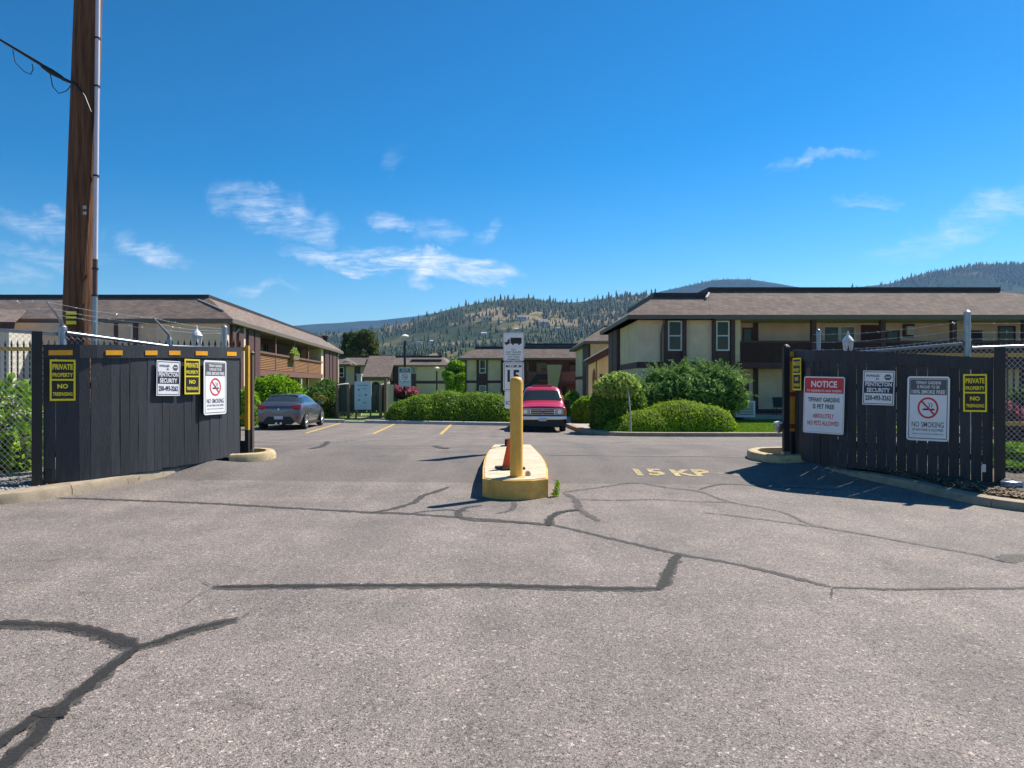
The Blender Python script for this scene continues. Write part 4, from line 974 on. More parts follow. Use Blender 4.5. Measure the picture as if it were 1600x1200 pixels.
# window bays
for (p0, p1, w0, w1) in ((1037, 1071.5, 1043, 1065), (1112, 1147, 1118, 1139)):
    a, b = X(p0), X(p1)
    fr.part('bay_panel', M['brown'], bld, a, b, 0, .06, zb, zt)
    fr.part('pilaster', M['brown'], bld, a, a + .18, .06, .2, zb, zt); fr.part('pilaster', M['brown'], bld, b - .22, b, .06, .2, zb, zt)
    fr.window(bld, X(w0), X(w1), 3.35, 4.98, d=.06, t=.075); fr.window(bld, X(w0), X(w1), .75, 2.1, d=.06, t=.075)
m = MB(); m.tube([(X(1035), Y0 - .55, 4.98), (X(1033), Y0 - .2, 4.45), (X(1032.5), Y0 - .08, 4.2), (X(1032.5), Y0 - .08, -.2)], .055, 8); m.build('downspout', M['fascia'], bld, world=True, smooth=True)
# end wall pilaster pair
for (p0, p1) in ((955.5, 962), (962.8, 969)):
    Ya, Yb = xl * F / (p0 - 800), xl * F / (p1 - 800)
    en.part('pilaster', M['brown'], bld, 51.5 - Ya, 51.5 - Yb, 0, .22, zb, zt)
# balconies
fr.part('balcony_floor', M['brown'], bld, xb, xr, -1.85, .1, 2.42, 2.72)
posts = [X(1271.5), X(1379.5), X(1490.5), X(1602), X(1713)]
for a in posts: fr.part('balcony_post', M['brown'], bld, a - .13, a + .13, -.2, .06, zb, zt)
edges = [xb] + posts
fr.part('handrail', M['brown'], bld, xb, xr, -.06, .1, 3.78, 3.90)
for a, b in zip(edges[:-1], edges[1:]):
    L_ = b - a; segs = []; nx_ = int(L_ / .115)
    for k in range(nx_ + 1): segs.append((fr.p(a + L_ * k / nx_, .015, 2.72), fr.p(a + L_ * k / nx_, .015, 3.8)))
    for k in range(10): segs.append((fr.p(a, .03, 2.76 + .11 * k), fr.p(b, .03, 2.76 + .11 * k)))
    V, Fc = bars(segs, .034); V -= np.array(bld.location)
    tag(link('lattice', mesh_np('lattice', V, Fc, M['brown']), bld), kind='stuff')
    fr.part('lattice_backing', M['brown'], bld, a + .02, b - .02, -.035, -.02, 2.72, 3.78)
# things on the balcony wall
bw = Facade((0, Y0 + 1.85), (1, 0)); Yb = Y0 + 1.85
def XB(px): return X(px, Yb)
bw.window(bld, XB(1160), XB(1176), 3.2, 4.75, frame=M['brown'], mid=0); bw.part('door_frame', M['brown'], bld, XB(1177), XB(1184), 0, .1, 2.72, zt)
bw.window(bld, XB(1286), XB(1311), 3.1, 4.85, mid=0); bw.window(bld, XB(1311.5), XB(1336), 3.1, 4.85, mid=0, pane=M['glass_lt'])
bw.part('door', M['brown'], bld, XB(1345), XB(1378), 0, .05, 2.72, 4.9); bw.window(bld, XB(1384), XB(1405), 2.95, 4.6, frame=M['brown'], mid=0)
bw.part('door', M['black'], bld, XB(1517), XB(1534), 0, .05, 2.72, 4.6); bw.window(bld, XB(1559), XB(1586), 2.8, 4.85, frame=M['brown'], mid=0)
ac = bw.part('air_conditioner', M['offwhite'], bld, XB(1413.5), XB(1425), -.02, .28, 4.32, 4.82); bw.part('air_conditioner_surround', M['brown'], bld, XB(1410), XB(1428), 0, .1, 4.2, 4.95)
bw.part('door_frame', M['brown'], bld, XB(1177), XB(1184), 0, .1, zb, 2.42); bw.window(bld, XB(1160), XB(1172), .2, 1.7, mid=0); bw.part('base_course', M['brown'], bld, xb, xr, 0, .05, zb, .12)
fr.part('patio_slab', M['walk'], bld, xb, xr, -1.85, .5, -.35, -.12)
# roof: lower hip over the left bay, higher band over the rest
z0 = 5.25
e = [(xl - .65, Y0 - .65), (X(1115), Y0 - .65), (X(1115), 52.1), (xl - .65, 52.1)]
mansard(bld, e, [(xl + 1.05, Y0 + 1.1), (X(1115), Y0 + 1.1), (X(1115), 50.4), (xl + 1.05, 50.4)], z0, 1.12, .28)
e = [(X(1104), Y0 - .66), (35.5, Y0 - .66), (35.5, 52.2), (X(1104), 52.2)]
mansard(bld, e, [(X(1117) + .1, Y0 + 1.75), (X(1560, 42), Y0 + 1.75), (X(1560, 42), 50), (X(1117) + .1, 50)], z0 + .003, 1.55, .24)
flashing(bld, (X(1103, 41), Y0 + .95, z0 + 1.1), (X(1110, 41), Y0 + 1.3, z0 + 1.4), .07)
m = MB(); m.box(xl - .6, xr, Y0 - .6, 52, zt - .02, zt + .005); m.build('soffit', M['soffit'], bld, world=True)
# garden chair, AC box on the patio
c = at(1219, 648, Y0 - .2); cz0 = -.12
root = empty('garden_chair', (X(1218, Y0 - .1), Y0 - .1, cz0), 0, 'dark plastic garden chair on the ground floor patio', 'chair')
m = MB(); m.box(-.25, .25, -.25, .22, .40, .44); m.build('seat', M['veh_trim'], root)
m = MB(); m.hexa([(-.25, .2, .44), (.25, .2, .44), (.25, .24, .44), (-.25, .24, .44)], [(-.27, .34, .95), (.27, .34, .95), (.27, .38, .95), (-.27, .38, .95)]); m.build('backrest', M['veh_trim'], root)
for sx_ in (-.24, .24):
    for sy_ in (-.22, .2): m = MB(); m.tube([(sx_, sy_, .41), (sx_ * 1.1, sy_ * 1.12, 0)], .022, 6); m.build('leg', M['veh_trim'], root)
    m = MB(); m.box(sx_ - .03, sx_ + .03, -.22, .26, .62, .66); m.build('armrest', M['veh_trim'], root)
root = empty('heat_pump', (X(1163, 39.0), 39.0, -.2), 0, 'pale grey box unit on the patio behind the juniper', 'box unit')
m = MB(); m.box(-.5, .5, -.25, .25, 0, .86); m.build('casing', M['sign_white'], root, bevel=.02)
m = MB()
for k in range(8): m.box(-.4, .4, -.262, -.25, .12 + .085 * k, .16 + .085 * k)
m.build('louvre', M['fascia'], root)

# ---- wing behind it, with the sloping stair porch
bld = empty('apartment_wing', (9, 68, -.4), 0, 'cream apartment wing with sloping porch roof, behind the tall rounded bush', 'building', G_B)
xw = 6.75; fr = Facade((0, 63), (1, 0)); en = Facade((xw, 78), (0, -1))
fr.part('wall', M['stucco_d'], bld, xw, 14, -.3, 0, -.6, 5.0); en.part('wall', M['stucco'], bld, 0, 14.698, -.3, 0, -.6, 5.0)
m = MB(); m.box(xw + .31, 14, 63.31, 78, -.6, 4.9); m.build('core', M['stucco_d'], bld, world=True)
en.part('pilaster', M['brown'], bld, 9.6, 12.0, 0, .2, -.6, 5.0); en.part('pilaster', M['brown'], bld, 12.2, 14.6, 0, .2, -.6, 5.0); en.part('string_course', M['brown'], bld, 0, 9.6, 0, .06, 2.0, 2.3)
mansard(bld, [(xw - .65, 62.4), (16, 62.4), (16, 78.6), (xw - .65, 78.6)], [(xw + 1.3, 64.4), (14, 64.4), (14, 76.6), (xw + 1.3, 76.6)], 5.2, 1.35, .1)
pf = Facade((0, 56.0), (1, 0)); xa, xb2 = X(920, 56), X(958, 56)
# porch front with an arched opening
arch = [(X(925.5, 56), -.5)] + [((X(925.5, 56) + X(931.5, 56)) / 2 + (X(931.5, 56) - X(925.5, 56)) / 2 * math.cos(a), 2.0 + .75 * math.sin(a)) for a in np.linspace(math.pi, 0, 13)] + [(X(931.5, 56), -.5)]
outer = [(xa, -.5)] + arch + [(X(936, 56), -.5), (X(936, 56), 3.6), (xa, 3.0)]
bmx = bmesh.new(); vs = [bmx.verts.new((p[0], 56.0, p[1])) for p in outer]; f = bmx.faces.new(vs); r_ = bmesh.ops.extrude_face_region(bmx, geom=[f])
for v in [g for g in r_['geom'] if isinstance(g, bmesh.types.BMVert)]: v.co.y += .3
bmesh.ops.recalc_face_normals(bmx, faces=bmx.faces); me = bpy.data.meshes.new('porch_wall'); bmx.to_mesh(me); bmx.free(); me.materials.append(M['stucco']); link('porch_wall', me, bld, -Vector(bld.location))
pf.part('porch_wall', M['stucco_d'], bld, X(936, 56), xb2 + .4, -.6, -.3, -.5, 3.6); pf.part('porch_trim', M['brown'], bld, X(931.6, 56), X(932.8, 56), .0, .05, -.4, 3.3); pf.part('string_course', M['brown'], bld, X(938, 56), xb2, -.3, -.25, 2.0, 2.3)
m = MB(); a0, a1 = X(917.5, 55.5), X(962, 55.5)
m.hexa([(a0, 55.4, 2.93), (a1, 55.4, 4.0), (a1, 58.4, 4.0), (a0, 58.4, 2.93)], [(a0, 55.4, 3.28), (a1, 55.4, 4.55), (a1, 58.4, 4.55), (a0, 58.4, 3.28)]); m.build('porch_fascia', M['brown'], bld, world=True)
m = MB(); m.hexa([(a0 - .1, 55.3, 3.285), (a1, 55.3, 4.555), (a1, 58.5, 4.555), (a0 - .1, 58.5, 3.285)], [(a0 - .1, 55.3, 3.37), (a1, 55.3, 4.64), (a1, 58.5, 4.64), (a0 - .1, 58.5, 3.37)]); m.build('porch_roof', M['shingle'], bld, world=True)
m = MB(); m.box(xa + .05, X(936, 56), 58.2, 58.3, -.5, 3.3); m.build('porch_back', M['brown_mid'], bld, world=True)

# ---- middle building at the back
bld = empty('apartment_building', (0, 88, -.75), 0, 'brown and cream two storey apartment building behind the speed signs', 'building', G_B)
YC = 83.0
def XC(px): return X(px, YC)
fr = Facade((0, YC), (1, 0)); xl = XC(727.5); zb, zt = -.9, 4.35
fr.part('wall', M['stucco'], bld, xl, XC(788), -.3, 0, zb, zt)
m = MB(); m.box(xl, 12, YC + 2.3, 95, zb, zt); m.build('core', M['stucco_d'], bld, world=True)
fr.part('wall', M['brown_mid'], bld, XC(788), 12, -2.3, -2.0, zb, zt); fr.part('wall', M['stucco'], bld, XC(787), XC(788), -2.0, -.3, zb, zt)
for (a, b) in ((727, 729), (744.5, 762), (782.5, 788)): fr.part('bay_panel', M['brown'], bld, XC(a), XC(b), 0, .1, zb, zt)
fr.part('string_course', M['brown'], bld, xl, XC(788), .0, .06, 1.65, 1.95)
fr.window(bld, XC(749), XC(759.5), 2.75, 4.3, d=.1, mid=.35, t=.09); fr.window(bld, XC(749), XC(759.5), .0, 1.4, d=.1, mid=0, t=.09, pane=M['glass_lt'])
fr.part('balcony_floor', M['brown'], bld, XC(788), 12, -2, .05, 1.55, 1.9); fr.part('balcony_rail', M['brown_mid'], bld, XC(788), 12, -.05, .03, 1.9, 2.95)
for px in (822, 876, 908): fr.part('balcony_post', M['brown'], bld, XC(px) - .13, XC(px) + .13, -.2, .08, zb, zt)
bw = Facade((0, YC + 2), (1, 0))
for (a, b, z0_, z1_) in ((820, 828, 2.9, 4.1), (891, 904, 2.8, 4.1), (838, 858, 2.5, 4.1), (880, 888, -.5, 1.3), (826, 845, -.5, 1.3)): bw.window(bld, XC(a), XC(b), z0_, z1_, frame=M['brown'], mid=0, t=.09)
e = [(xl - .7, YC - .7), (12.6, YC - .7), (12.6, 96), (xl - .7, 96)]
mansard(bld, e, [(XC(741), YC + 1.0), (12, YC + 1.0), (12, 94), (XC(741), 94)], 4.47, 1.15, .22)
mansard(bld, [(XC(815), YC - .71), (12.7, YC - .71), (12.7, 96.1), (XC(815), 96.1)], [(XC(821), YC + 1.5), (12.2, YC + 1.5), (12.2, 94), (XC(821), 94)], 4.474, 1.5, .25)
m = MB(); m.box(xl - .6, 12.5, YC - .65, 95.9, zt - .02, 4.36); m.build('soffit', M['soffit'], bld, world=True)
# covered stair: dark sloping side and a pale tapered wing wall
Ys = 78.0
m = MB(); poly = [(X(815, Ys), at(0, 607, Ys).z), (X(826, Ys), at(0, 598, Ys).z), (X(838, Ys), at(0, 584.5, Ys).z), (X(858, Ys), at(0, 584.5, Ys).z), (X(858, Ys), at(0, 593, Ys).z), (X(842, Ys), at(0, 593, Ys).z), (X(828, Ys), at(0, 614, Ys).z), (X(812, Ys), at(0, 618, Ys).z)]
n = len(poly); m.add([(a, Ys, b) for a, b in poly] + [(a, Ys + 3, b) for a, b in poly], [tuple(range(n)), tuple(range(2 * n - 1, n - 1, -1))] + [(i, n + i, n + (i + 1) % n, (i + 1) % n) for i in range(n)]); m.build('stair_roof', M['black'], bld, world=True)
poly = [(X(855, Ys), at(0, 570, Ys).z), (X(878, Ys), at(0, 570, Ys).z), (X(867, Ys), at(0, 625, Ys).z), (X(857, Ys), at(0, 625, Ys).z)]
m = MB(); m.add([(a, Ys - .3, b) for a, b in poly] + [(a, Ys - .05, b) for a, b in poly], [(0, 1, 2, 3), (7, 6, 5, 4), (0, 4, 5, 1), (1, 5, 6, 2), (2, 6, 7, 3), (3, 7, 4, 0)]); m.build('wing_wall', paint('olive_cream', (.66, .54, .28), .9, .1), bld, world=True)

# ---- far left-centre building
bld = empty('apartment_building', (-18, 120, -.85), 0, 'brown roofed apartment building with big sloping porch roof, behind the directory board', 'building', G_B)
YF = 115.0
def XF(px): return X(px, YF)
fr = Facade((0, YF), (1, 0)); zb, zt = -1.0, 4.4
fr.part('wall', M['stucco_d'], bld, XF(500), XF(698), -.3, 0, zb, zt)
m = MB(); m.box(XF(500), XF(698), YF + .3, YF + 12, zb, zt - .05); m.build('core', M['stucco_d'], bld, world=True)
for (a, b) in ((527, 540), (554, 563), (614, 623), (642, 650), (696, 698.5)): fr.part('bay_panel', M['brown'], bld, XF(a), XF(b), 0, .12, zb, zt)
fr.part('string_course', M['brown'], bld, XF(650), XF(696), 0, .06, 1.6, 2.05); fr.part('string_course', M['brown'], bld, XF(610), XF(642), 0, .06, 1.5, 2.0)
fr.window(bld, XF(530), XF(538), 2.6, 4.2, d=.12, mid=.4, t=.1); fr.window(bld, XF(643.5), XF(649.5), 3.2, 4.3, d=.12, mid=0, t=.08, pane=M['glass_lt']); fr.window(bld, XF(643.5), XF(649.5), -.4, 1.2, d=.12, mid=0, t=.08, pane=M['glass_lt'])
for (a, b) in ((564, 573), (626, 640)): fr.window(bld, XF(a), XF(b), 1.2, 2.6, d=.02, mid=0, t=.08)
mansard(bld, [(XF(498), YF - .8), (XF(703), YF - .8), (XF(703), YF + 13), (XF(498), YF + 13)], [(XF(500), YF + 1.6), (XF(690), YF + 1.6), (XF(690), YF + 11), (XF(500), YF + 11)], 4.5, 1.3, .25)
fr.part('dormer_cap', M['capbrown'], bld, XF(642), XF(690), -.6, -.3, 5.1, 5.42)
# hipped end bay
mansard(bld, [(XF(515), YF - 2.4), (XF(553), YF - 2.4), (XF(560), YF - .5), (XF(515), YF - .5)], [(XF(515), YF - 1), (XF(540), YF - 1), (XF(544), YF - .52), (XF(515), YF - .52)], 4.62, .85, .15)
flashing(bld, at(541, 560, YF - 1.6), at(558, 570.5, YF - 1.6), .10)
# porch with sloping roof plane and arched opening
P = [at(572, 571, YF - .9), at(617, 560, YF - .2), at(614, 566, YF - .6), at(609, 589, YF - 4.6), at(566, 589, YF - 4.6)]
top_l, top_r, bot_r, bot_l = at(577, 556, YF + 1.2), at(618, 556, YF + 1.2), at(609, 589, YF - 4.4), at(565, 589, YF - 4.4)
dv = Vector((0, 0, -.28)); m = MB(); m.hexa([bot_l + dv, bot_r + dv, top_r + dv, top_l + dv], [bot_l, bot_r, top_r, top_l]); m.build('porch_roof', M['shingle'], bld, world=True)
m = MB(); m.hexa([bot_l + dv * 1.9 + Vector((0, -.06, 0)), bot_r + dv * 1.9 + Vector((0, -.06, 0)), bot_r + dv * 1.9 + Vector((0, .02, 0)), bot_l + dv * 1.9 + Vector((0, .02, 0))], [bot_l + Vector((0, -.06, .02)), bot_r + Vector((0, -.06, .02)), bot_r + Vector((0, .02, .02)), bot_l + Vector((0, .02, .02))]); m.build('porch_fascia', M['brown_mid'], bld, world=True)
Yp = YF - 4.1; cxp = X(587, Yp); hw = .72
arch = [(cxp - hw, -1)] + [(cxp + hw * math.cos(a), 1.05 + .85 * math.sin(a)) for a in np.linspace(math.pi, 0, 13)] + [(cxp + hw, -1)]
outer = [(X(569, Yp), -1)] + arch + [(X(608, Yp), -1), (X(608, Yp), 2.3), (X(569, Yp), 2.3)]
bmx = bmesh.new(); vs = [bmx.verts.new((p[0], Yp, p[1])) for p in outer]; f = bmx.faces.new(vs); r_ = bmesh.ops.extrude_face_region(bmx, geom=[f])
for v in [g for g in r_['geom'] if isinstance(g, bmesh.types.BMVert)]: v.co.y += .3
bmesh.ops.recalc_face_normals(bmx, faces=bmx.faces); me = bpy.data.meshes.new('porch_wall'); bmx.to_mesh(me); bmx.free(); me.materials.append(M['stucco_d']); link('porch_wall', me, bld, -Vector(bld.location))
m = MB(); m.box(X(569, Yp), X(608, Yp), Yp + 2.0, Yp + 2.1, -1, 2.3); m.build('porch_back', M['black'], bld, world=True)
m = MB(); m.box(X(604, Yp), X(605.5, Yp), Yp - .06, Yp - .003, -1, 2.3); m.build('porch_trim', M['brown'], bld, world=True)

# ---- left building: front toward the street, sunny balcony side along the lot
bld = empty('apartment_building', (-22, 45, -.3), 0, 'cream apartment building with cedar slatted sunny balcony, left of the grey car', 'building', G_B)
K = .084; dv_ = np.array([-K, 1.0]); dv_ /= np.linalg.norm(dv_)
C0 = np.array([-14.75, 38.0]); LEN = 38.5
en = Facade(C0, dv_); fr = Facade((-45.0, 38.0), (1, 0)); zb, zt = -.5, 4.72
def SA(px):      # distance along the sunny side where the photograph shows column px
    u = (px - 800) / F; Yq = (C0[0] + K * C0[1]) / (u + K); return (Yq - C0[1]) * math.hypot(1, K)
WFL = 45.0 + C0[0]
fr.part('wall', M['stucco'], bld, 0, WFL - .001, -.3, 0, zb, zt)
en.part('wall', M['stucco'], bld, 0.302, SA(403), -.3, 0, zb, zt); en.part('wall', M['stucco'], bld, SA(502), LEN, -.3, 0, zb, zt); en.part('wall', M['wall_shade_brown'], bld, SA(403), SA(502), -2.0, -1.75, zb, zt)
en.part('wall', M['stucco_d'], bld, SA(502), SA(502) + .3, -1.75, -.3, zb, zt)
m = MB(); en.box(m, .3, LEN - .01, -11, -2.0, zb, zt - .05); m.build('core', M['stucco_d'], bld, world=True)
for (a, b) in ((359, 364.5), (369, 376.5), (384.5, 392.5), (394.5, 402.5), (505.5, 511.5), (513, 516.5), (518, 523), (524, 526.3)): en.part('pilaster', M['brown'], bld, SA(a), SA(b), 0, .16, zb, zt)
m = MB(); m.tube([Vector(en.p(1.4, .25, 4.5)), Vector(en.p(1.35, .06, 4.2)), Vector(en.p(1.35, .06, .2))], .05, 8); m.build('downspout', M['offwhite'], bld, world=True, smooth=True)
a0, a1 = SA(403), SA(502)
en.part('balcony_floor', M['brown_mid'], bld, a0, a1, -1.75, .14, 2.05, 2.42); en.part('handrail', M['brown_mid'], bld, a0, a1, -.03, .14, 3.42, 3.55)
pst = [SA(430), SA(459), SA(481)]
for q in pst: en.part('balcony_post', M['brown_mid'], bld, q - .14, q + .14, -.12, .06, zb, zt)
for i, (qa, qb) in enumerate(zip([a0] + pst, pst + [a1])):
    pn = en.part('balcony_backing', M['black'], bld, qa + .15, qb - .15, -.06, -.045, 2.42, 3.42)
    pn.name = 'balcony_panel'
    for k in range(9):
        m = MB(); en.box(m, qa + .16, qb - .16, .0, .03, 2.47 + .108 * k, 2.535 + .108 * k); m.build('slat', M['slat'], pn)
bw = Facade(C0 - en.n * 1.75, dv_)
for (p0_, p1_) in ((407, 427), (433, 456), (462, 470)): bw.window(bld, SA(p0_) + .5, SA(p1_), 2.6, 4.5, frame=M['brown'], mid=0, t=.1)
for (p0_, p1_) in ((410, 426), (440, 452), (466, 478)): bw.window(bld, SA(p0_), SA(p1_), -.1, 1.8, frame=M['brown'], mid=0, t=.1)
en.part('ground_post', M['offwhite'], bld, SA(470), SA(471), -.1, .05, zb, 2.05)
# window bays of the street front
def fx(px): return (px - 800) / F * 38.0 + 45.0
for (a, b, w0, w1) in ((181, 217, 189, 209), (60, 92, 66, 86)):
    fr.part('bay_panel', M['brown'], bld, fx(a), fx(b), 0, .06, zb, zt); fr.part('pilaster', M['brown'], bld, fx(a), fx(a) + .2, .06, .2, zb, zt); fr.part('pilaster', M['brown'], bld, fx(b) - .2, fx(b), .06, .2, zb, zt)
    o = fr.window(bld, fx(w0), fx(w1), 2.9, 4.62, d=.06, t=.08); fr.window(bld, fx(w0), fx(w1), .3, 1.6, d=.06, t=.08)
fr.part('string_course', M['brown'], bld, 0, WFL, 0, .05, 2.05, 2.4)
for (a, b) in ((-10, 6), (14, 28), (36, 50), (145, 164)): fr.window(bld, fx(a), fx(b), .1, 1.75, d=.02, frame=M['brown'], mid=0, t=.1)
for (a, b) in ((145, 164), (100, 130)): fr.window(bld, fx(a), fx(b), 2.7, 4.4, d=.02, frame=M['brown'], mid=0, t=.1)
A = Vector(en.p(-.35, .42, 0)); B = Vector(en.p(LEN + .5, .42, 0)); Cc = Vector(en.p(LEN + .5, -12, 0)); D = Vector((-45, A.y, 0)); E_ = Vector((-45, Cc.y, 0))
ins = [en.p(1.5, -1.35, 0), en.p(LEN - 1.5, -1.35, 0), en.p(LEN - 1.5, -10, 0), (-44, Cc.y - 1.5, 0), (-44, en.p(1.5, -1.35, 0)[1], 0)]
mansard(bld, [A.xy, B.xy, Cc.xy, E_.xy, D.xy], [q[:2] for q in ins], 4.9, 1.24, .2)
flashing(bld, Vector((*ins[0][:2], 6.16)) + Vector((-.5, -.15, -.1)), Vector((*A.xy, 4.98)).lerp(Vector((*ins[0][:2], 6.14)), .35) , .03)
m = MB(); c = Vector(en.p(LEN - 2.2, -1.0, 6.2)); m.lathe([(.25, -.5), (.25, .05), (.36, .06), (.34, .2), (.1, .26)], c, 10); m.build('roof_vent', M['capbrown'], bld, world=True)
# lower porch roof at the far left
m = MB(); m.hexa([at(-60, 506, 35), at(22, 506, 35), at(40, 487, 37.8), at(-60, 487, 37.8)], [at(-60, 503, 35), at(24, 503, 35), at(40, 484, 37.8), at(-60, 484, 37.8)]); m.build('porch_roof', M['shingle'], bld, world=True)
m = MB(); m.hexa([at(-60, 514, 34.95), at(22, 514, 34.95), at(22, 514, 35.0), at(-60, 514, 35.0)], [at(-60, 503, 34.95), at(24, 503, 34.95), at(24, 503, 35.0), at(-60, 503, 35.0)]); m.build('porch_fascia', M['brown'], bld, world=True)
m = MB(); q = at(0, 514, 35.3); m.box(at(-60, 0, 35.3).x, at(14, 0, 35.3).x, 35.3, 37.9, -.5, q.z); m.build('porch_wall', M['offwhite'], bld, world=True)
# flower box on the cedar rail
c = Vector(en.p((SA(446) + SA(462)) / 2, .25, 3.42)); pl_len = SA(463) - SA(445)
flower_box = empty('flower_box', c, math.atan2(dv_[1], dv_[0]), 'planter box of pale flowers hanging on the cedar balcony rail', 'planter')
m = MB(); m.hexa([(-.9, -.14, -.12), (.9, -.14, -.12), (.9, .12, -.12), (-.9, .12, -.12)], [(-1.0, -.18, .16), (1.0, -.18, .16), (1.0, .14, .16), (-1.0, .14, .16)]); m.build('box', M['wood'], flower_box)

# ================================================================== VEGETATION
def leaf_cloud(blobs, n, size, out_bias=.6, shell=.35, aspect=1.7, low_cut=None, droop=0.0, bump=.0):
    """small pointed leaves spread through the outer shell of ellipsoids: verts, faces"""
    w = np.array([(b[3] * b[4] + b[4] * b[5] + b[3] * b[5]) for b in blobs]); w = w / w.sum(); idx = RNG.choice(len(blobs), n, p=w); B = np.array(blobs, float)[idx]
    d = RNG.normal(size=(n, 3)); d /= np.linalg.norm(d, axis=1)[:, None]
    r = 1 - shell * RNG.random(n) ** 1.5
    if bump: r = r * (1 + bump * np.sin(d[:, 0] * 7 + d[:, 1] * 5 + idx) * np.sin(d[:, 2] * 6 + d[:, 1] * 4))
    c = B[:, :3] + d * B[:, 3:6] * r[:, None]
    if low_cut is not None: k = c[:, 2] > low_cut; c, d, B, n = c[k], d[k], B[k], int(k.sum())
    nr = d / B[:, 3:6]; nr /= np.linalg.norm(nr, axis=1)[:, None]
    nr = nr * out_bias + RNG.normal(size=(n, 3)) * (1 - out_bias); nr /= np.linalg.norm(nr, axis=1)[:, None] + 1e-9
    a = np.cross(nr, RNG.normal(size=(n, 3))); a[:, 2] -= droop; a /= np.linalg.norm(a, axis=1)[:, None] + 1e-9; b = np.cross(nr, a)
    s = size * RNG.uniform(.6, 1.35, n)[:, None]
    V = np.stack([c - a * s * aspect * .5, c + b * s * .5, c + a * s * aspect * .5, c - b * s * .5], 1).reshape(-1, 3)
    return V, np.arange(n * 4).reshape(-1, 4)
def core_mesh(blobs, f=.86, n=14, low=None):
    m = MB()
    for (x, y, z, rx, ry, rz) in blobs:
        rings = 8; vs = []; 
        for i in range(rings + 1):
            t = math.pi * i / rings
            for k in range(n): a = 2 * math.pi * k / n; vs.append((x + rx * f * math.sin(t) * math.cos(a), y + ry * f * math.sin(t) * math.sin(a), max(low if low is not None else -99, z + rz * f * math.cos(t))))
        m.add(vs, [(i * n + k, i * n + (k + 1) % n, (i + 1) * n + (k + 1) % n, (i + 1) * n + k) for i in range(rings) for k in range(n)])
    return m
def bush(name, label, cat, blobs, n, size, mat, group=None, core=.86, stem=True, **kw):
    """blobs in world coordinates; parts: foliage, branches (the dark inside), stem"""
    c = np.mean(np.array(blobs)[:, :2], axis=0); g = float(gz(c[0], c[1]))
    root = empty(name, (c[0], c[1], g), 0, label, cat, group); off = np.array(root.location)
    V, Fc = leaf_cloud(blobs, n, size, low_cut=g + .02, **kw)
    V2, F2 = leaf_cloud(blobs, n // 30, size * 1.35, .15, -.075, 2.4, g + .1); F2 = F2 + len(V); V = np.concatenate([V, V2]); Fc = np.concatenate([Fc, F2])       # stray shoots
    tag(link('foliage', mesh_np('foliage', V - off, Fc, M[mat]), root), kind='stuff')
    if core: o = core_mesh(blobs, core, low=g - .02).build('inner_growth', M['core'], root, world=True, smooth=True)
    if stem: m = MB(); m.tube([(c[0], c[1], g - .1), (c[0] + .02, c[1], max(b[2] for b in blobs))], .05, 6); m.build('stem', M['bark'], root, world=True)
    return root
def W(px, py, Y, rpx, rpy, ry=None):
    """ellipsoid seen at (px,py) with half sizes in pixels at depth Y"""
    p = at(px, py, Y); rx, rz = rpx * Y / F, rpy * Y / F
    return (p.x, Y, p.z, rx, ry if ry else rx, rz)
def WB(px, ptop, Y, rpx, ry=None, frac=.5, pbot=None):
    """ellipsoid that stands on the ground with its top at ptop; frac of its height is sunk"""
    x = (px - 800) / F * Y; top = EYE - (ptop - 600) / F * Y; g = float(gz(x, Y)); h = top - g
    rz = h / (2 - frac * 1.0) if frac < 1 else h; return (x, Y, top - rz, rpx * Y / F, ry or rpx * Y / F, rz)
G_H = 'clipped shrubs round the parking lot'
# the big clipped hedge in front of the stalls
hb = [WB(630, 625, 35.6, 28, 1.0, .95), WB(662, 616, 35.9, 46, 1.3, .95), WB(700, 611, 36.1, 64, 1.35, .95), WB(742, 612.5, 36.1, 60, 1.35, .95), WB(772, 615.5, 36.0, 42, 1.3, .95)]
bush('clipped_hedge', 'long rounded clipped hedge behind the empty stalls', 'hedge', hb, 60000, .046, 'lf_hedge', G_H, .955, shell=.06, out_bias=.68)
mb_ = [WB(1062, 625.5, 30.2, 72, 1.3, .95), WB(1104, 633, 30.0, 48, 1.1, .95), WB(1012, 640, 29.8, 58, 1.05, .95), WB(972, 652, 29.5, 29, .8, .95)]
bush('clipped_hedge', 'low clipped green mound beside the kerb, under the standard tree', 'hedge', mb_, 60000, .038, 'lf_mound', G_H, .955, shell=.06, out_bias=.68)
bush('clipped_shrub', 'small green dome bush between the truck and the tall rounded bush', 'shrub', [WB(915, 619, 36, 23, .8, .6)], 5000, .075, 'lf_hedge', G_H, .9, shell=.14)
bush('clipped_shrub', 'tall rounded green bush under the pale mop headed crown', 'shrub', [WB(956, 588, 30.7, 33, .9, .4), WB(984, 594, 31.2, 27, .9, .4), WB(942, 604, 30.5, 22, .8, .4)], 20000, .065, 'lf_bush', G_H, .9, shell=.14)
bush('clipped_hedge', 'low flat hedge behind the truck', 'hedge', [WB(868, 611, 44, 18, .8, .8), WB(895, 610, 44, 18, .8, .8), WB(842, 612, 44, 18, .8, .8)], 6000, .085, 'lf_hedge', G_H, .9, shell=.14)
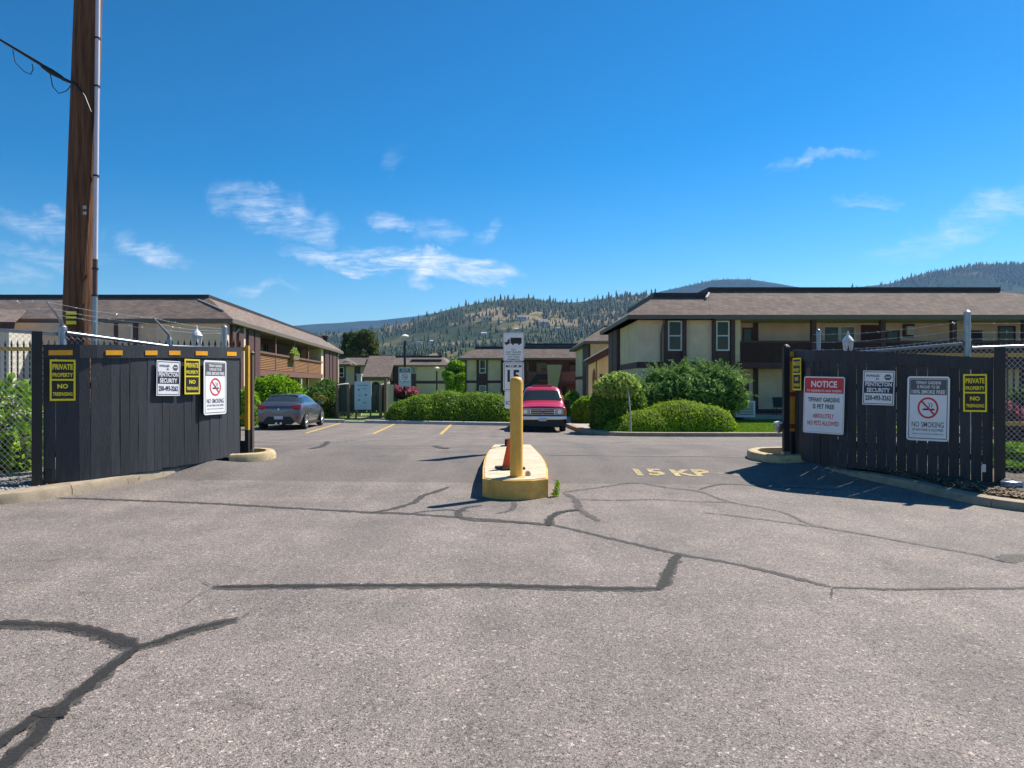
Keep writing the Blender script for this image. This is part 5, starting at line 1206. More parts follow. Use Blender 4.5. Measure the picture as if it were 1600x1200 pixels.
# left shrubs
bush('round_shrub', 'large bright green round bush behind the grey car', 'shrub', [WB(433, 585, 36.5, 40, 1.5, .6), WB(408, 592, 36.3, 22, 1.0, .6), WB(455, 594, 36.6, 22, 1.1, .6)], 20000, .085, 'lf_bright', G_H, .88, shell=.22, out_bias=.5)
bush('round_shrub', 'yellow green dome bush beside the brown gate post', 'shrub', [WB(388, 606, 31.5, 19, .75, .6), WB(374, 612, 31.6, 14, .7, .6)], 8000, .06, 'lf_bright', G_H, .9, shell=.14)
bush('loose_shrub', 'dark green loose bush between the bright round bush and the green enclosure', 'shrub', [WB(510, 592, 40, 24, 1.2, .5), WB(485, 602, 39, 18, 1.1, .5), WB(530, 600, 41, 18, 1.1, .5), WB(497, 604, 38.5, 16, .9, .5)], 9000, .11, 'lf_dark', G_H, .8, shell=.4, out_bias=.3)
bush('loose_shrub', 'olive green low shrub beside the front of the grey car', 'shrub', [WB(500, 618, 37, 16, .8, .5), WB(488, 624, 36.6, 10, .6, .5)], 4000, .08, 'lf_olive', G_H, .84, shell=.3, out_bias=.3)
bush('flowering_shrub', 'pink leaved shrub behind the no smoking sign on the lamp pole', 'shrub', [W(630, 612, 41, 23, 9, .9), W(612, 614, 41, 12, 8, .8)], 5000, .10, 'lf_pink', None, .8, shell=.35, out_bias=.3)
bush('loose_shrub', 'very dark shrub below the pink leaved shrub', 'shrub', [WB(614, 616, 40.4, 14, .6, .5), WB(632, 618, 40.6, 16, .6, .5)], 3000, .10, 'lf_dark', G_H, .9, shell=.3)
# juniper with feathery sprays
jb = [W(1075, 612, 35.5, 66, 30, 1.7), W(1125, 600, 36, 34, 26, 1.3), W(1040, 600, 36, 30, 24, 1.3), W(1068, 592, 36, 22, 22, 1.2), W(1010, 622, 35, 28, 24, 1.1), W(1140, 622, 35.6, 28, 24, 1.1), W(1105, 590, 36, 22, 18, 1.1)]
root = bush('juniper', 'wide feathery blue green juniper in front of the cream wall', 'shrub', jb, 14000, .10, 'lf_juniper', None, .80, shell=.45, out_bias=.35, aspect=2.6)
# arching sprays: leaflets along curved shoots
vs = []; nspray = 240
for k in range(nspray):
    b = jb[random.randrange(len(jb))]; th = random.uniform(0, 2 * math.pi); el = random.uniform(.0, 1.2)
    dvec = Vector((math.cos(th) * math.cos(el), math.sin(th) * math.cos(el), math.sin(el))); p = Vector((b[0] + dvec.x * b[3] * .8, b[1] + dvec.y * b[4] * .8, b[2] + dvec.z * b[5] * .8))
    for i in range(12):
        p = p + dvec * .055; dvec = (dvec + Vector((0, 0, -.035))).normalized()
        for _ in range(3):
            vs.append((p.x + random.gauss(0, .03), p.y + random.gauss(0, .03), p.z + random.gauss(0, .025), *dvec))
A = np.array(vs); n = len(A); c = A[:, :3]; a = A[:, 3:] + RNG.normal(size=(n, 3)) * .35; a /= np.linalg.norm(a, axis=1)[:, None]; b = np.cross(a, RNG.normal(size=(n, 3))); b /= np.linalg.norm(b, axis=1)[:, None]
s_ = RNG.uniform(.5, 1.2, n)[:, None]; V = np.stack([c - a * .07 * s_, c + b * .022 * s_, c + a * .07 * s_, c - b * .022 * s_], 1).reshape(-1, 3)
tag(link('sprays', mesh_np('sprays', V - np.array(root.location), np.arange(n * 4).reshape(-1, 4), M['lf_juniper']), root), kind='stuff')
# standard tree: variegated ball on a pale stem
sy_ = 28.7; st = at(985, 612, sy_); g = float(gz(st.x, sy_))
root = empty('standard_tree', (st.x, sy_, g), 0, 'small mop headed tree with pale variegated leaves on a thin stem', 'tree')
cy_ = 29.9; bl_ = [W(965, 599, cy_, 31, 17, .75), W(982, 604, cy_ - .2, 18, 15, .6), W(947, 604, cy_, 19, 13, .6), W(967, 594, cy_, 25, 12, .6), W(960, 612, cy_ + .1, 28, 11, .6)]
V, Fc = leaf_cloud(bl_, 6500, .085, .3, .55, 1.8, bump=.18); tag(link('crown', mesh_np('crown', V - np.array(root.location), Fc, M['lf_pale']), root), kind='stuff')
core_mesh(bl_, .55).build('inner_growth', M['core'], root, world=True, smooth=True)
m = MB(); m.tube([(st.x + .02, sy_, g - .1), (st.x + .01, sy_, g + .7), (st.x - .02, sy_ + .35, at(0, 612, sy_).z), (st.x - .10, cy_ - .3, at(0, 604, sy_).z)], [.035, .03, .028, .025], 8); m.build('trunk', M['stem_pale'], root, world=True, smooth=True)

def tree(name, label, px, Y, ptop, pbot, rpx, n, size, mat, kind='broad', group=None):
    x = (px - 800) / F * Y; g = float(gz(x, Y)); H = EYE - (ptop - 600) / F * Y - g; r = rpx * Y / F
    root = empty(name, (x, Y, g), 0, label, 'tree', group)
    tr = [Vector((0, 0, -.2)), Vector((random.uniform(-.2, .2), 0, H * .35)), Vector((random.uniform(-.3, .3), 0, H * .92))]
    m = MB(); m.tube(tr, [H * .028, H * .02, H * .005], 8)
    blobs = []; rr = random.Random(int(px))
    nb = 26 if kind == 'broad' else 40
    for k in range(nb):
        t = (k + .5) / nb
        if kind == 'broad': h = H * (.28 + .62 * rr.random()); q = r * (.25 + .7 * rr.random()) * math.sqrt(max(.05, 1 - ((h / H - .5) / .55) ** 2)); br = r * rr.uniform(.28, .46); bz = br * .8
        else: h = H * (.10 + .86 * t); q = r * (1 - t) * rr.uniform(.35, .85); br = r * (.20 + .30 * (1 - t)); bz = br * .5
        a = k * 2.4 + rr.random(); p = (q * math.cos(a), q * math.sin(a), h); blobs.append((*p, br, br, bz))
        m.tube([tr[1].lerp(tr[2], max(0, min(1, (h / H - .4) / .6))) * 1.0, Vector(p)], [H * .008, H * .003], 5)
    m.build('trunk', M['bark'], root, smooth=True)
    V, Fc = leaf_cloud(blobs, n, size, .3, .75, 1.8, droop=.3); tag(link('crown', mesh_np('crown', V, Fc, M[mat]), root), kind='stuff'); return root
tree('conifer', 'tall dark bushy tree rising behind the brown roof at the end of the balcony', 566, 135, 515, 600, 27, 15000, .40, 'lf_tree', 'broad', 'trees between the apartment buildings')
tree('conifer', 'smaller dark tree left of the tall bushy one behind the roof', 541, 138, 517, 600, 22, 7000, .38, 'lf_tree', 'con', 'trees between the apartment buildings')
tree('broadleaf_tree', 'leafy bright green tree between the two back apartment buildings', 712, 100, 562, 628, 20, 7000, .28, 'lf_bright', 'broad', 'trees between the apartment buildings')
tree('broadleaf_tree', 'small pale green tree at the end of the brown roofed building', 727, 104, 592, 628, 10, 2500, .24, 'lf_olive', 'broad', 'trees between the apartment buildings')
# shrubs behind the chain link, left and right
bush('rose_bush', 'leafy bush with small white flowers behind the left chain link', 'shrub', [WB(20, 588, 11.6, 36, .5, .4), WB(-30, 600, 11.4, 40, .5, .4), WB(46, 622, 11.3, 24, .4, .4), WB(10, 640, 11.0, 30, .4, .4), WB(40, 660, 11.0, 22, .35, .4), WB(-60, 640, 10.9, 40, .5, .4)], 7000, .06, 'lf_bright', None, .72, shell=.5, out_bias=.3)
rb = bpy.data.objects['rose_bush']; V, Fc = leaf_cloud([W(44, 665, 10.95, 24, 28, .4), W(0, 650, 11.0, 30, 40, .4)], 420, .030, .5, .25, 1.1); tag(link('flowers', mesh_np('flowers', V - np.array(rb.location), Fc, M['lf_white']), rb), kind='stuff')
bush('low_juniper', 'bright green spreading shrub behind the right chain link', 'shrub', [WB(1585, 692, 12.0, 34, .55, .3), WB(1650, 690, 12.0, 60, .6, .3), WB(1565, 718, 11.75, 18, .4, .3), WB(1610, 722, 11.6, 36, .4, .3), WB(1720, 700, 12, 60, .6, .3)], 15000, .045, 'lf_bright', None, .8, shell=.3, out_bias=.35, aspect=2.4)
bush('flowering_shrub', 'pink flowering shrub seen through the right chain link', 'shrub', [WB(1578, 628, 15.5, 20, .4, .4), WB(1600, 640, 15.3, 26, .4, .4), WB(1650, 632, 15.4, 40, .5, .4)], 4500, .05, 'lf_pink', None, .75, shell=.5, out_bias=.3)
bush('loose_shrub', 'dark green shrub above the pink flowers, seen through the right chain link', 'shrub', [WB(1600, 600, 17, 30, .6, .4), WB(1650, 596, 17, 36, .6, .4)], 4000, .06, 'lf_dark', None, .8, shell=.4, out_bias=.3)
# weed beside the island
wp = (.60, 10.02); root = empty('weed', (*wp, float(gz(*wp))), 0, 'small green weed growing at the right foot of the island', 'weed'); root.scale = (.75, .75, .8)
V, Fc = leaf_cloud([(0, 0, .07, .07, .07, .09), (.04, .05, .16, .05, .04, .10), (-.02, -.06, .05, .07, .06, .06), (.02, -.02, .21, .03, .03, .07)], 150, .017, .1, .95, 5.0); tag(link('leaves', mesh_np('leaves', V, Fc, M['lf_bright']), root), kind='stuff')
m = MB()
for k in range(4): m.tube([(0, 0, 0), (random.uniform(-.02, .02), random.uniform(-.02, .02), .12), (random.uniform(-.04, .05), random.uniform(-.04, .04), .22)], .003, 4)
m.build('stem', M['lf_grass'], root)
# leaves of the flower box
V, Fc = leaf_cloud([(-.5, 0, .3, .4, .22, .3), (.1, 0, .42, .45, .22, .4), (.6, 0, .28, .4, .22, .3)], 900, .10, .4, .8, 1.6); tag(link('foliage', mesh_np('foliage', V, Fc, M['lf_pale']), flower_box), kind='stuff')
# loose material: stones on the left verge, chips on the right, grass blades on the lawns
def scatter_stones(name, pts, s0, s1, mat):
    Vs, Fs = [], []; base = np.array([(1, 0, 0), (-1, 0, 0), (0, 1, 0), (0, -1, 0), (0, 0, 1), (0, 0, -.4)], float); tri = np.array([(0, 2, 4), (2, 1, 4), (1, 3, 4), (3, 0, 4), (2, 0, 5), (1, 2, 5), (3, 1, 5), (0, 3, 5)])
    for k, (x, y, z) in enumerate(pts):
        s = random.uniform(s0, s1) * np.array([1, random.uniform(.6, 1), random.uniform(.4, .8)]); a = random.uniform(0, 6.28); c, q = math.cos(a), math.sin(a)
        v = base * (1 + RNG.uniform(-.25, .25, (6, 3))) * s; v = np.c_[v[:, 0] * c - v[:, 1] * q, v[:, 0] * q + v[:, 1] * c, v[:, 2]]; Vs.append(v + (x, y, z)); Fs.append(tri + 6 * k)
    return tag(link(name, mesh_np(name, np.concatenate(Vs), np.concatenate(Fs), mat)), kind='stuff')
pts = []
while len(pts) < 2600:
    q = random.random(); p = bl[int(q * (len(bl) - 1))]; x = p[0] + random.uniform(-.9, .12); y = p[1] + random.uniform(-.1, .9)
    pts.append((x - .05, y + .06, float(gz(x, y)) + .125))
scatter_stones('gravel', pts, .012, .034, M['stone'])
V_, F_ = [], []
for k in range(5200):
    q = random.random(); p = br_[int(q * (len(br_) - 1))]; x = p[0] + abs(random.gauss(0, .35)) * .75 + .02; y = p[1] + abs(random.gauss(0, .35)) * .8 + .02; z = float(gz(x, y)) + .122 + random.uniform(0, .03)
    a = random.uniform(0, 6.28); l, w_ = random.uniform(.015, .05), random.uniform(.006, .014); ca, sa = math.cos(a), math.sin(a); t = random.uniform(-.4, .4)
    V_ += [(x + ca * l - sa * w_, y + sa * l + ca * w_, z + t * l), (x - ca * l - sa * w_, y - sa * l + ca * w_, z - t * l), (x - ca * l + sa * w_, y - sa * l - ca * w_, z - t * l + .004), (x + ca * l + sa * w_, y + sa * l - ca * w_, z + t * l + .004)]; F_.append((4 * k, 4 * k + 1, 4 * k + 2, 4 * k + 3))
chipm = leaf_mat('wood_chip', (.10, .06, .04), (.42, .32, .23), 0, .9); tag(link('wood_chips', mesh_np('wood_chips', np.array(V_), np.array(F_), chipm)), kind='stuff')
def blades(x0, x1, y0, y1, n, h):
    x = RNG.uniform(x0, x1, n); y = RNG.uniform(y0, y1, n); z = gz(x, y) + .10; a = RNG.uniform(0, 6.28, n); w_ = .012; hh = h * RNG.uniform(.6, 1.3, n); lx, ly = RNG.normal(0, .02, n), RNG.normal(0, .02, n)
    V = np.stack([np.c_[x - w_ * np.cos(a), y - w_ * np.sin(a), z], np.c_[x + w_ * np.cos(a), y + w_ * np.sin(a), z], np.c_[x + lx, y + ly, z + hh]], 1).reshape(-1, 3); return V, np.arange(3 * n).reshape(-1, 3)
VV = [blades(-16, 2.2, 35.0, 40, 30000, .06), blades(8.8, 16, 28.2, 38, 30000, .06)]; o_ = 0; Vl, Fl = [], []
for v, f in VV: Vl.append(v); Fl.append(f + o_); o_ += len(v)
tag(link('grass', mesh_np('grass', np.concatenate(Vl), np.concatenate(Fl), M['lf_grass'])), kind='stuff')
# crumpled silver litter at the right edge
lp = at(1580, 766, 10.35); lp.z = float(gz(lp.x, lp.y)) + .12
root = empty('litter_bag', lp, 0, 'crumpled silver grey litter at the foot of the right chain link', 'litter')
m = MB(); pr = [(.02, 0)] ; 
vs = []; nn_ = 12
for i in range(7):
    t = math.pi * i / 6
    for k in range(nn_): a = 2 * math.pi * k / nn_; q = random.uniform(.65, 1.2); vs.append((.17 * math.sin(t) * math.cos(a) * q, .12 * math.sin(t) * math.sin(a) * q, .035 + .075 * -math.cos(t) * q))
m.add(vs, [(i * nn_ + k, i * nn_ + (k + 1) % nn_, (i + 1) * nn_ + (k + 1) % nn_, (i + 1) * nn_ + k) for i in range(6) for k in range(nn_)]); m.build('crumpled_foil', paint('silver_plastic', (.42, .42, .44), .3, .4, 20, metal=.3), root)

# ================================================================== VEHICLES
def loft_body(stations, mats, classify, n_sub=2):
    """car hull from half sections (x,z); one mesh, faces sorted into material slots by classify(i,j)"""
    S = [[(x, y, z) for (x, z) in sec] for (y, sec) in stations]; k = len(S[0]); vs = []; fs = []; mi = []
    full = []
    for s in S: full.append(s + [(-x, y, z) for (x, y, z) in s[-2::-1]])
    w = len(full[0])
    for s in full: vs += s
    for i in range(len(S) - 1):
        for j in range(w - 1):
            fs.append((i * w + j, i * w + j + 1, (i + 1) * w + j + 1, (i + 1) * w + j)); jj = j if j < k - 1 else w - 2 - j; mi.append(classify(i, jj))
    fs.append(tuple(range(w - 1, -1, -1))); mi.append(classify(-1, 0)); fs.append(tuple((len(S) - 1) * w + j for j in range(w))); mi.append(classify(-2, 0))
    me = bpy.data.meshes.new('body'); me.from_pydata(vs, [], fs)
    for nme in mats: me.materials.append(M[nme])
    me.polygons.foreach_set('material_index', mi); bm = bmesh.new(); bm.from_mesh(me); bmesh.ops.recalc_face_normals(bm, faces=bm.faces); bm.to_mesh(me); bm.free()
    o = bpy.data.objects.new('tmp', me); COL.objects.link(o); md = o.modifiers.new('s', 'SUBSURF'); md.levels = n_sub; md.render_levels = n_sub
    dg = bpy.context.evaluated_depsgraph_get(); dg.update(); res = bpy.data.meshes.new_from_object(o.evaluated_get(dg), depsgraph=dg)
    bpy.data.objects.remove(o); return res
def split_parts(me, names, root, mats):
    V = np.array([v.co[:] for v in me.vertices]); outs = []
    for k, nm in enumerate(names):
        F_ = [tuple(p.vertices) for p in me.polygons if p.material_index == k]
        if not F_: continue
        used = sorted({i for f in F_ for i in f}); mp = {u: i for i, u in enumerate(used)}
        m2 = bpy.data.meshes.new(nm); m2.from_pydata([V[u] for u in used], [], [tuple(mp[i] for i in f) for f in F_]); m2.materials.append(M[mats[k]])
        for p in m2.polygons: p.use_smooth = True
        outs.append(link(nm, m2, root))
    return outs
def wheel(root, x, y, r, w, side, spokes=5):
    o = MB().lathe([(r * .62, -w / 2), (r * .93, -w / 2), (r, -w * .32), (r, w * .32), (r * .93, w / 2), (r * .62, w / 2)], (x, y, r), 28, 'x').build('wheel', M['tyre'], root, smooth=True)
    m = MB(); xo = x + side * w * .44; m.lathe([(r * .68, -.015), (r * .70, .012), (r * .60, .015), (r * .60, -.015)], (xo, y, r), 28, 'x'); m.lathe([(r * .14, -.02), (r * .12, .02)], (xo, y, r), 12, 'x')
    for k in range(spokes):
        for da in (-.13, .13):
            a = 2 * math.pi * k / spokes + da; m.tube([(xo, y + r * .1 * math.cos(a), r + r * .1 * math.sin(a)), (xo - side * .01, y + r * .63 * math.cos(a - da * .3), r + r * .63 * math.sin(a - da * .3))], .022, 5)
    m.build('rim', M['rim'], o, smooth=True)
    m = MB(); m.lathe([(r * .6, -.01), (r * .6, .01)], (x + side * w * .2, y, r), 20, 'x'); m.build('brake_disc', M['veh_trim'], o)
def arch(root, x, y, r, side):
    m = MB(); n = 18; vs = []
    for q, dx_ in ((r * 1.0, 0), (r * 1.13, 0)):
        for k in range(n + 1): a = math.pi * (-.06 + 1.12 * k / n); vs.append((x, y + q * math.cos(a), r * .97 + q * math.sin(a)))
    m.add(vs, [(k, k + 1, n + 2 + k, n + 1 + k) for k in range(n)]); m.add([(x - side * .004, y + r * 1.02 * math.cos(a), r * .97 + r * 1.02 * math.sin(a)) for a in np.linspace(-.2, math.pi + .2, 20)], [tuple(range(20))]); m.build('wheel_arch', M['veh_trim'], root)
def quadpart(root, name, mat, pts, thick=.02, mirror=False):
    """a slightly raised patch given by 3D points (front face), thickened towards +Y or -Y by thick"""
    out = []
    for s in ((1, -1) if mirror else (1,)):
        P = [(p[0] * s, p[1], p[2]) for p in pts]; n = len(P); m = MB(); m.add(P + [(p[0] * .985, p[1] + thick, p[2]) for p in P], [tuple(range(n)), tuple(range(2 * n - 1, n - 1, -1))] + [(i, n + i, n + (i + 1) % n, (i + 1) % n) for i in range(n)]); out.append(m.build(name, M[mat], root))
    return out

# ---- grey hatchback, seen from behind; local +Y is its front
vx, vy = -9.02, 28.45
root = empty('parked_car', (vx, vy, float(gz(vx, vy + 2))), R(1.5), 'grey metallic hatchback parked nose in at the lot kerb', 'car', 'vehicles parked in the lot')
def sec(wb, w, zb, zm, zs, ws, zg, wg, zr): return [(wb * .9, zb), (wb, zb + .03), (w, zm), (w * .985, (zm + zs) / 2 + .02), (ws, zs), (ws * .97, zs + .035), (wg, zg), (wg * .6, zr - .012), (0, zr)]
ST = [(0.0, sec(.70, .76, .34, .52, .78, .70, .86, .60, .87)), (.05, sec(.76, .845, .27, .55, .84, .79, .93, .70, .945)), (.13, sec(.80, .88, .23, .58, .90, .83, .98, .66, 1.0)), (.20, sec(.81, .893, .22, .60, .97, .84, 1.04, .64, 1.07)), (.78, sec(.82, .897, .21, .62, .985, .83, 1.31, .60, 1.36)), (.95, sec(.82, .897, .21, .62, .975, .825, 1.315, .615, 1.355)),
      (1.7, sec(.83, .895, .2, .60, .95, .825, 1.355, .60, 1.40)), (2.3, sec(.83, .893, .2, .60, .93, .82, 1.33, .585, 1.38)), (2.65, sec(.83, .89, .2, .60, .915, .815, 1.25, .58, 1.30)), (3.25, sec(.82, .885, .2, .58, .88, .80, .955, .70, .985)), (3.4, sec(.82, .885, .2, .57, .86, .79, .91, .66, .93)), (3.95, sec(.78, .85, .2, .54, .74, .74, .79, .55, .80)), (4.15, sec(.7, .78, .24, .48, .62, .68, .66, .5, .67)), (4.22, sec(.6, .68, .3, .46, .56, .6, .58, .42, .59))]
def cls(i, j):
    if i in (-1, -2): return 0
    if j == 5 and 4 <= i <= 8: return 1
    if j in (6, 7) and i == 3: return 2
    if j in (6, 7) and i == 8: return 3
    if j == 5 and i == 3: return 2
    return 0
names, mats = ['body', 'side_window', 'rear_window', 'windscreen'], ['veh_grey', 'veh_glass', 'veh_glass', 'veh_glass']
split_parts(loft_body(ST, mats, cls), names, root, mats)
for sgn in (1, -1):
    for yy in (.72, 3.37): wheel(root, sgn * .80, yy, .335, .22, sgn); arch(root, sgn * .893, yy, .345, sgn)
quadpart(root, 'tail_light', 'lens_red', [(.44, .0, .93), (.72, .02, .975), (.84, .10, .985), (.83, .05, .84), (.64, -.012, .79), (.50, -.012, .84)], .12, True)
quadpart(root, 'fog_light', 'lens_red', [(.62, -.012, .50), (.74, .0, .56), (.76, .0, .44), (.66, -.012, .40)], .04, True)
quadpart(root, 'rear_diffuser', 'veh_trim', [(-.62, -.022, .30), (-.44, -.024, .52), (.44, -.024, .52), (.62, -.022, .30), (.5, -.022, .22), (-.5, -.022, .22)], .06)
pl = quadpart(root, 'number_plate', 'plate', [(-.17, -.035, .42), (.17, -.035, .42), (.17, -.035, .54), (-.17, -.035, .54)], .012)[0]
quadpart(root, 'bumper_crease', 'veh_trim', [(-.80, .008, .60), (.80, .008, .60), (.80, .01, .612), (-.80, .01, .612)], .03)
for q in (.09, -.09): m = MB(); m.lathe([(.045, -.05), (.05, .05)], (q, .02, .26), 12, 'y'); m.build('exhaust', M['chrome'], root)
m = MB(); m.lathe([(.035, -.006), (.03, .0)], (0, -.02, .80), 14, 'y'); m.build('badge', M['chrome'], root)
m = MB(); m.tube([(0, 1.05, 1.35), (0, .95, 1.44)], .02, 6); m.build('antenna', M['veh_trim'], root)
quadpart(root, 'spoiler', 'veh_trim', [(-.58, .74, 1.335), (.58, .74, 1.335), (.60, .90, 1.365), (-.60, .90, 1.365)], .05)
for sgn in (1, -1):
    m = MB(); m.hexa([(sgn * .84, 2.75, .93), (sgn * 1.02, 2.78, .95), (sgn * 1.02, 2.92, .95), (sgn * .84, 2.95, .93)], [(sgn * .84, 2.77, 1.06), (sgn * 1.0, 2.8, 1.07), (sgn * 1.0, 2.9, 1.07), (sgn * .84, 2.93, 1.06)]); m.build('wing_mirror', M['veh_grey'], root, bevel=.02)
    m = MB(); m.box(sgn * .885 - .015, sgn * .885 + .025, 1.35, 1.55, .80, .83); m.build('door_handle', M['chrome'], root)
    m = MB(); m.box(sgn * .83 - .03, sgn * .83 + .045, 1.1, 3.0, .18, .24); m.build('sill', M['veh_trim'], root)

# ---- magenta pickup, seen from the front; local -Y is its front
tx, ty = 1.24, 29.9
root = empty('pickup_truck', (tx, ty, float(gz(tx, ty + 1)) - .02), R(-2), 'faded magenta pickup truck facing the gate behind the bollard', 'truck', 'vehicles parked in the lot')
ST = [(0.0, sec(.86, .92, .62, .80, .98, .90, 1.03, .66, 1.05)), (.07, sec(.90, .965, .58, .82, 1.0, .93, 1.07, .70, 1.10)), (.35, sec(.92, .985, .50, .84, 1.02, .94, 1.11, .74, 1.15)), (1.0, sec(.93, .99, .48, .84, 1.03, .95, 1.13, .84, 1.17)), (1.1, sec(.93, .99, .48, .84, 1.05, .95, 1.16, .86, 1.19)), (1.8, sec(.93, .99, .48, .84, 1.08, .96, 1.79, .78, 1.81)), (1.95, sec(.93, .99, .48, .84, 1.08, .96, 1.84, .78, 1.87)), (2.8, sec(.93, .99, .48, .84, 1.06, .96, 1.85, .78, 1.885)), (3.05, sec(.93, .99, .48, .84, 1.06, .96, 1.79, .78, 1.82)), (3.1, sec(.93, .99, .48, .84, 1.05, .95, 1.13, .90, 1.13)), (4.0, sec(.93, .99, .48, .84, 1.05, .95, 1.13, .90, 1.13)), (5.3, sec(.93, .99, .48, .84, 1.05, .95, 1.13, .90, 1.13))]
def cls(i, j):
    if i in (-1, -2): return 0
    if j == 5 and 5 <= i <= 7: return 1
    if j in (6, 7) and i == 4: return 2
    if j in (6, 7) and i == 8: return 3
    return 0
names, mats = ['body', 'side_window', 'windscreen', 'rear_window'], ['veh_pink', 'veh_glass', 'veh_glass', 'veh_glass']
split_parts(loft_body(ST, mats, cls, 2), names, root, mats)
for sgn in (1, -1):
    for yy in (.95, 4.35): wheel(root, sgn * .84, yy, .37, .26, sgn, 5); arch(root, sgn * .988, yy, .39, sgn)
def bx(name, mat, *q, bev=0.0): m = MB(); m.box(*q); return m.build(name, M[mat], root, bevel=bev)
g_ = bx('grille', 'chrome', -.52, .52, -.035, .04, .72, .98, bev=.02)
m = MB(); m.box(-.475, .475, -.043, -.036, .755, .945); m.build('grille_opening', M['veh_trim'], g_)
m = MB()
for z_ in (.815, .885): m.box(-.475, .475, -.050, -.04, z_ - .008, z_ + .008)
m.box(-.010, .010, -.049, -.041, .755, .945)
m.build('grille_bars', M['chrome'], g_)
m = MB(); m.lathe([(.05, -.012), (.045, .0)], (0, -.055, .84), 18, 'y'); m.build('badge', M['sign_navy'], root)
quadpart(root, 'headlight', 'lens_clear', [(.53, -.045, .72), (.53, -.045, .985), (.84, -.02, .97), (.86, -.02, .72)], .10, True)
quadpart(root, 'indicator', 'lens_amber', [(.865, .0, .72), (.855, .0, .95), (.975, .12, .93), (.98, .12, .73)], .12, True)
bx('bumper', 'chrome', -.98, .98, -.14, .12, .52, .69, bev=.04); bx('bumper_pad', 'veh_trim', -.97, .97, -.10, .1, .692, .715)
bx('valance', 'veh_trim', -.90, .90, -.06, .3, .27, .52, bev=.03); bx('chassis', 'veh_trim', -.75, .75, .2, 5.1, .30, .52)
bx('number_plate', 'plate', -.16, .16, -.155, -.143, .47, .61)
bx('roof_visor', 'veh_pink', -.42, .42, 2.05, 2.6, 1.86, 1.93, bev=.025)
for sgn in (1, -1): m = MB(); m.lathe([(.085, -.012), (.07, .0)], (sgn * .69, -.058, .845), 14, 'y'); m.build('lamp_bowl', M['chrome'], root)
for sgn in (1, -1): bx('wing_mirror', 'veh_trim', *(sorted((sgn * .95, sgn * 1.16))), 1.55, 1.68, 1.10, 1.30, bev=.03)
for x_ in (-.3, .32): m = MB(); m.box(x_ - .22, x_ + .22, 2.5, 2.62, 1.0, 1.45); m.build('seat_back', M['veh_trim'], root, bevel=.05)

# ================================================================== SMALL THINGS IN THE LOT
# green enclosure with timber posts and pale top trims
ex0, ex1, Ye = X(528, 37.0), X(603, 37.0), 37.0; ge = float(gz(-7, 37)) + .1
root = empty('green_enclosure', ((ex0 + ex1) / 2, Ye, ge), 0, 'dark green panelled enclosure on timber posts behind the directory board', 'enclosure')
def bx(name, mat, *q): m = MB(); m.box(*q); return m.build(name, M[mat], root, world=True)
zt_ = at(0, 601, Ye).z; zb_ = ge + .32
xs_ = np.linspace(ex0, ex1, 6)
for a, b in zip(xs_[:-1], xs_[1:]): bx('panel', 'green_box', a + .02, b - .02, Ye, Ye + .06, zb_, zt_)
bx('panel', 'green_box', ex0, ex0 + .06, Ye + .1, Ye + 2.6, zb_, zt_); bx('panel', 'green_box', ex1 - .06, ex1, Ye + .1, Ye + 2.6, zb_, zt_); bx('panel', 'green_box', ex0, ex1, Ye + 2.62, Ye + 2.68, zb_, zt_)
for x_ in (ex0, ex0 + .55, ex1 - .25, ex1): bx('post', 'wood', x_ - .07, x_ + .07, Ye - .16, Ye - .02, ge - .1, zt_ + (.0 if x_ < ex1 - .1 else .3))
bx('bottom_rail', 'wood', ex0, ex1, Ye - .18, Ye - .165, ge + .28, ge + .36)
for (p_, q_) in ((527, 539), (594, 605)):
    m = MB(); a_, b_ = at(p_, 602, Ye - .2), at(q_, 600 if p_ < 560 else 599, Ye + .4); m.hexa([a_, b_, b_ + Vector((0, .9, 0)), a_ + Vector((0, .9, 0))], [v + Vector((0, 0, .05)) for v in (a_, b_, b_ + Vector((0, .9, 0)), a_ + Vector((0, .9, 0)))]); m.build('top_trim', M['flash'], root, world=True)
bx('slab', 'walk', ex0 - .2, ex1 + .2, Ye - .5, Ye + 2.9, ge - .08, ge + .04)
p_ = at(549, 592, 38.4); root = empty('pale_post', (p_.x, 38.9 + 1.5, ge), 0, 'pale square post standing inside the green enclosure', 'post'); m = MB(); hh = at(0, 584, 40.4).z - ge
m.box(-.12, .12, -.12, .12, 0, hh - .1); m.build('shaft', M['offwhite'], root); m = MB(); m.box(-.15, .15, -.15, .15, hh - .1, hh); m.build('cap', M['offwhite'], root)
# directory board
Yd = 36.4; cD = at(567, 618, Yd); root = empty('directory_board', (cD.x, Yd, cD.z), 0, 'pale blue directory board in front of the green enclosure', 'board')
w_, h_ = 26 * Yd / F, 44 * Yd / F
m = MB(); plate(m, w_, h_, .02, 0, .05); m.build('panel', M['sign_blue'], root)
m = MB(); frame_ring(m, w_ * .84, h_ * .86, .01, .015, -.002); frame_ring(m, w_, h_, .02, .03, -.002); m.build('border', M['conduit_w'], root)
m = MB(); put_text(m, 'TIFFANY GARDENS', 0, h_ * .36, w_ * .62, .05, -.003, .02)
for (a, b, c_, d_) in ((-.25, .2, .10, .06), (.18, .02, .09, .07), (-.22, -.16, .12, .05), (.1, -.26, .2, .03), (.1, .24, .1, .03), (-.2, .0, .1, .03)): rect(m, a * w_ - c_ / 2, a * w_ + c_ / 2, b * h_ - d_ / 2, b * h_ + d_ / 2, -.004)
m.build('map_print', M['sign_navy'], root)
for x_ in (-w_ / 2 + .05, w_ / 2 - .05): m = MB(); m.box(x_ - .04, x_ + .04, .06, .13, ge - .1 - cD.z, h_ / 2 - .05); m.build('leg', M['wood'], root)
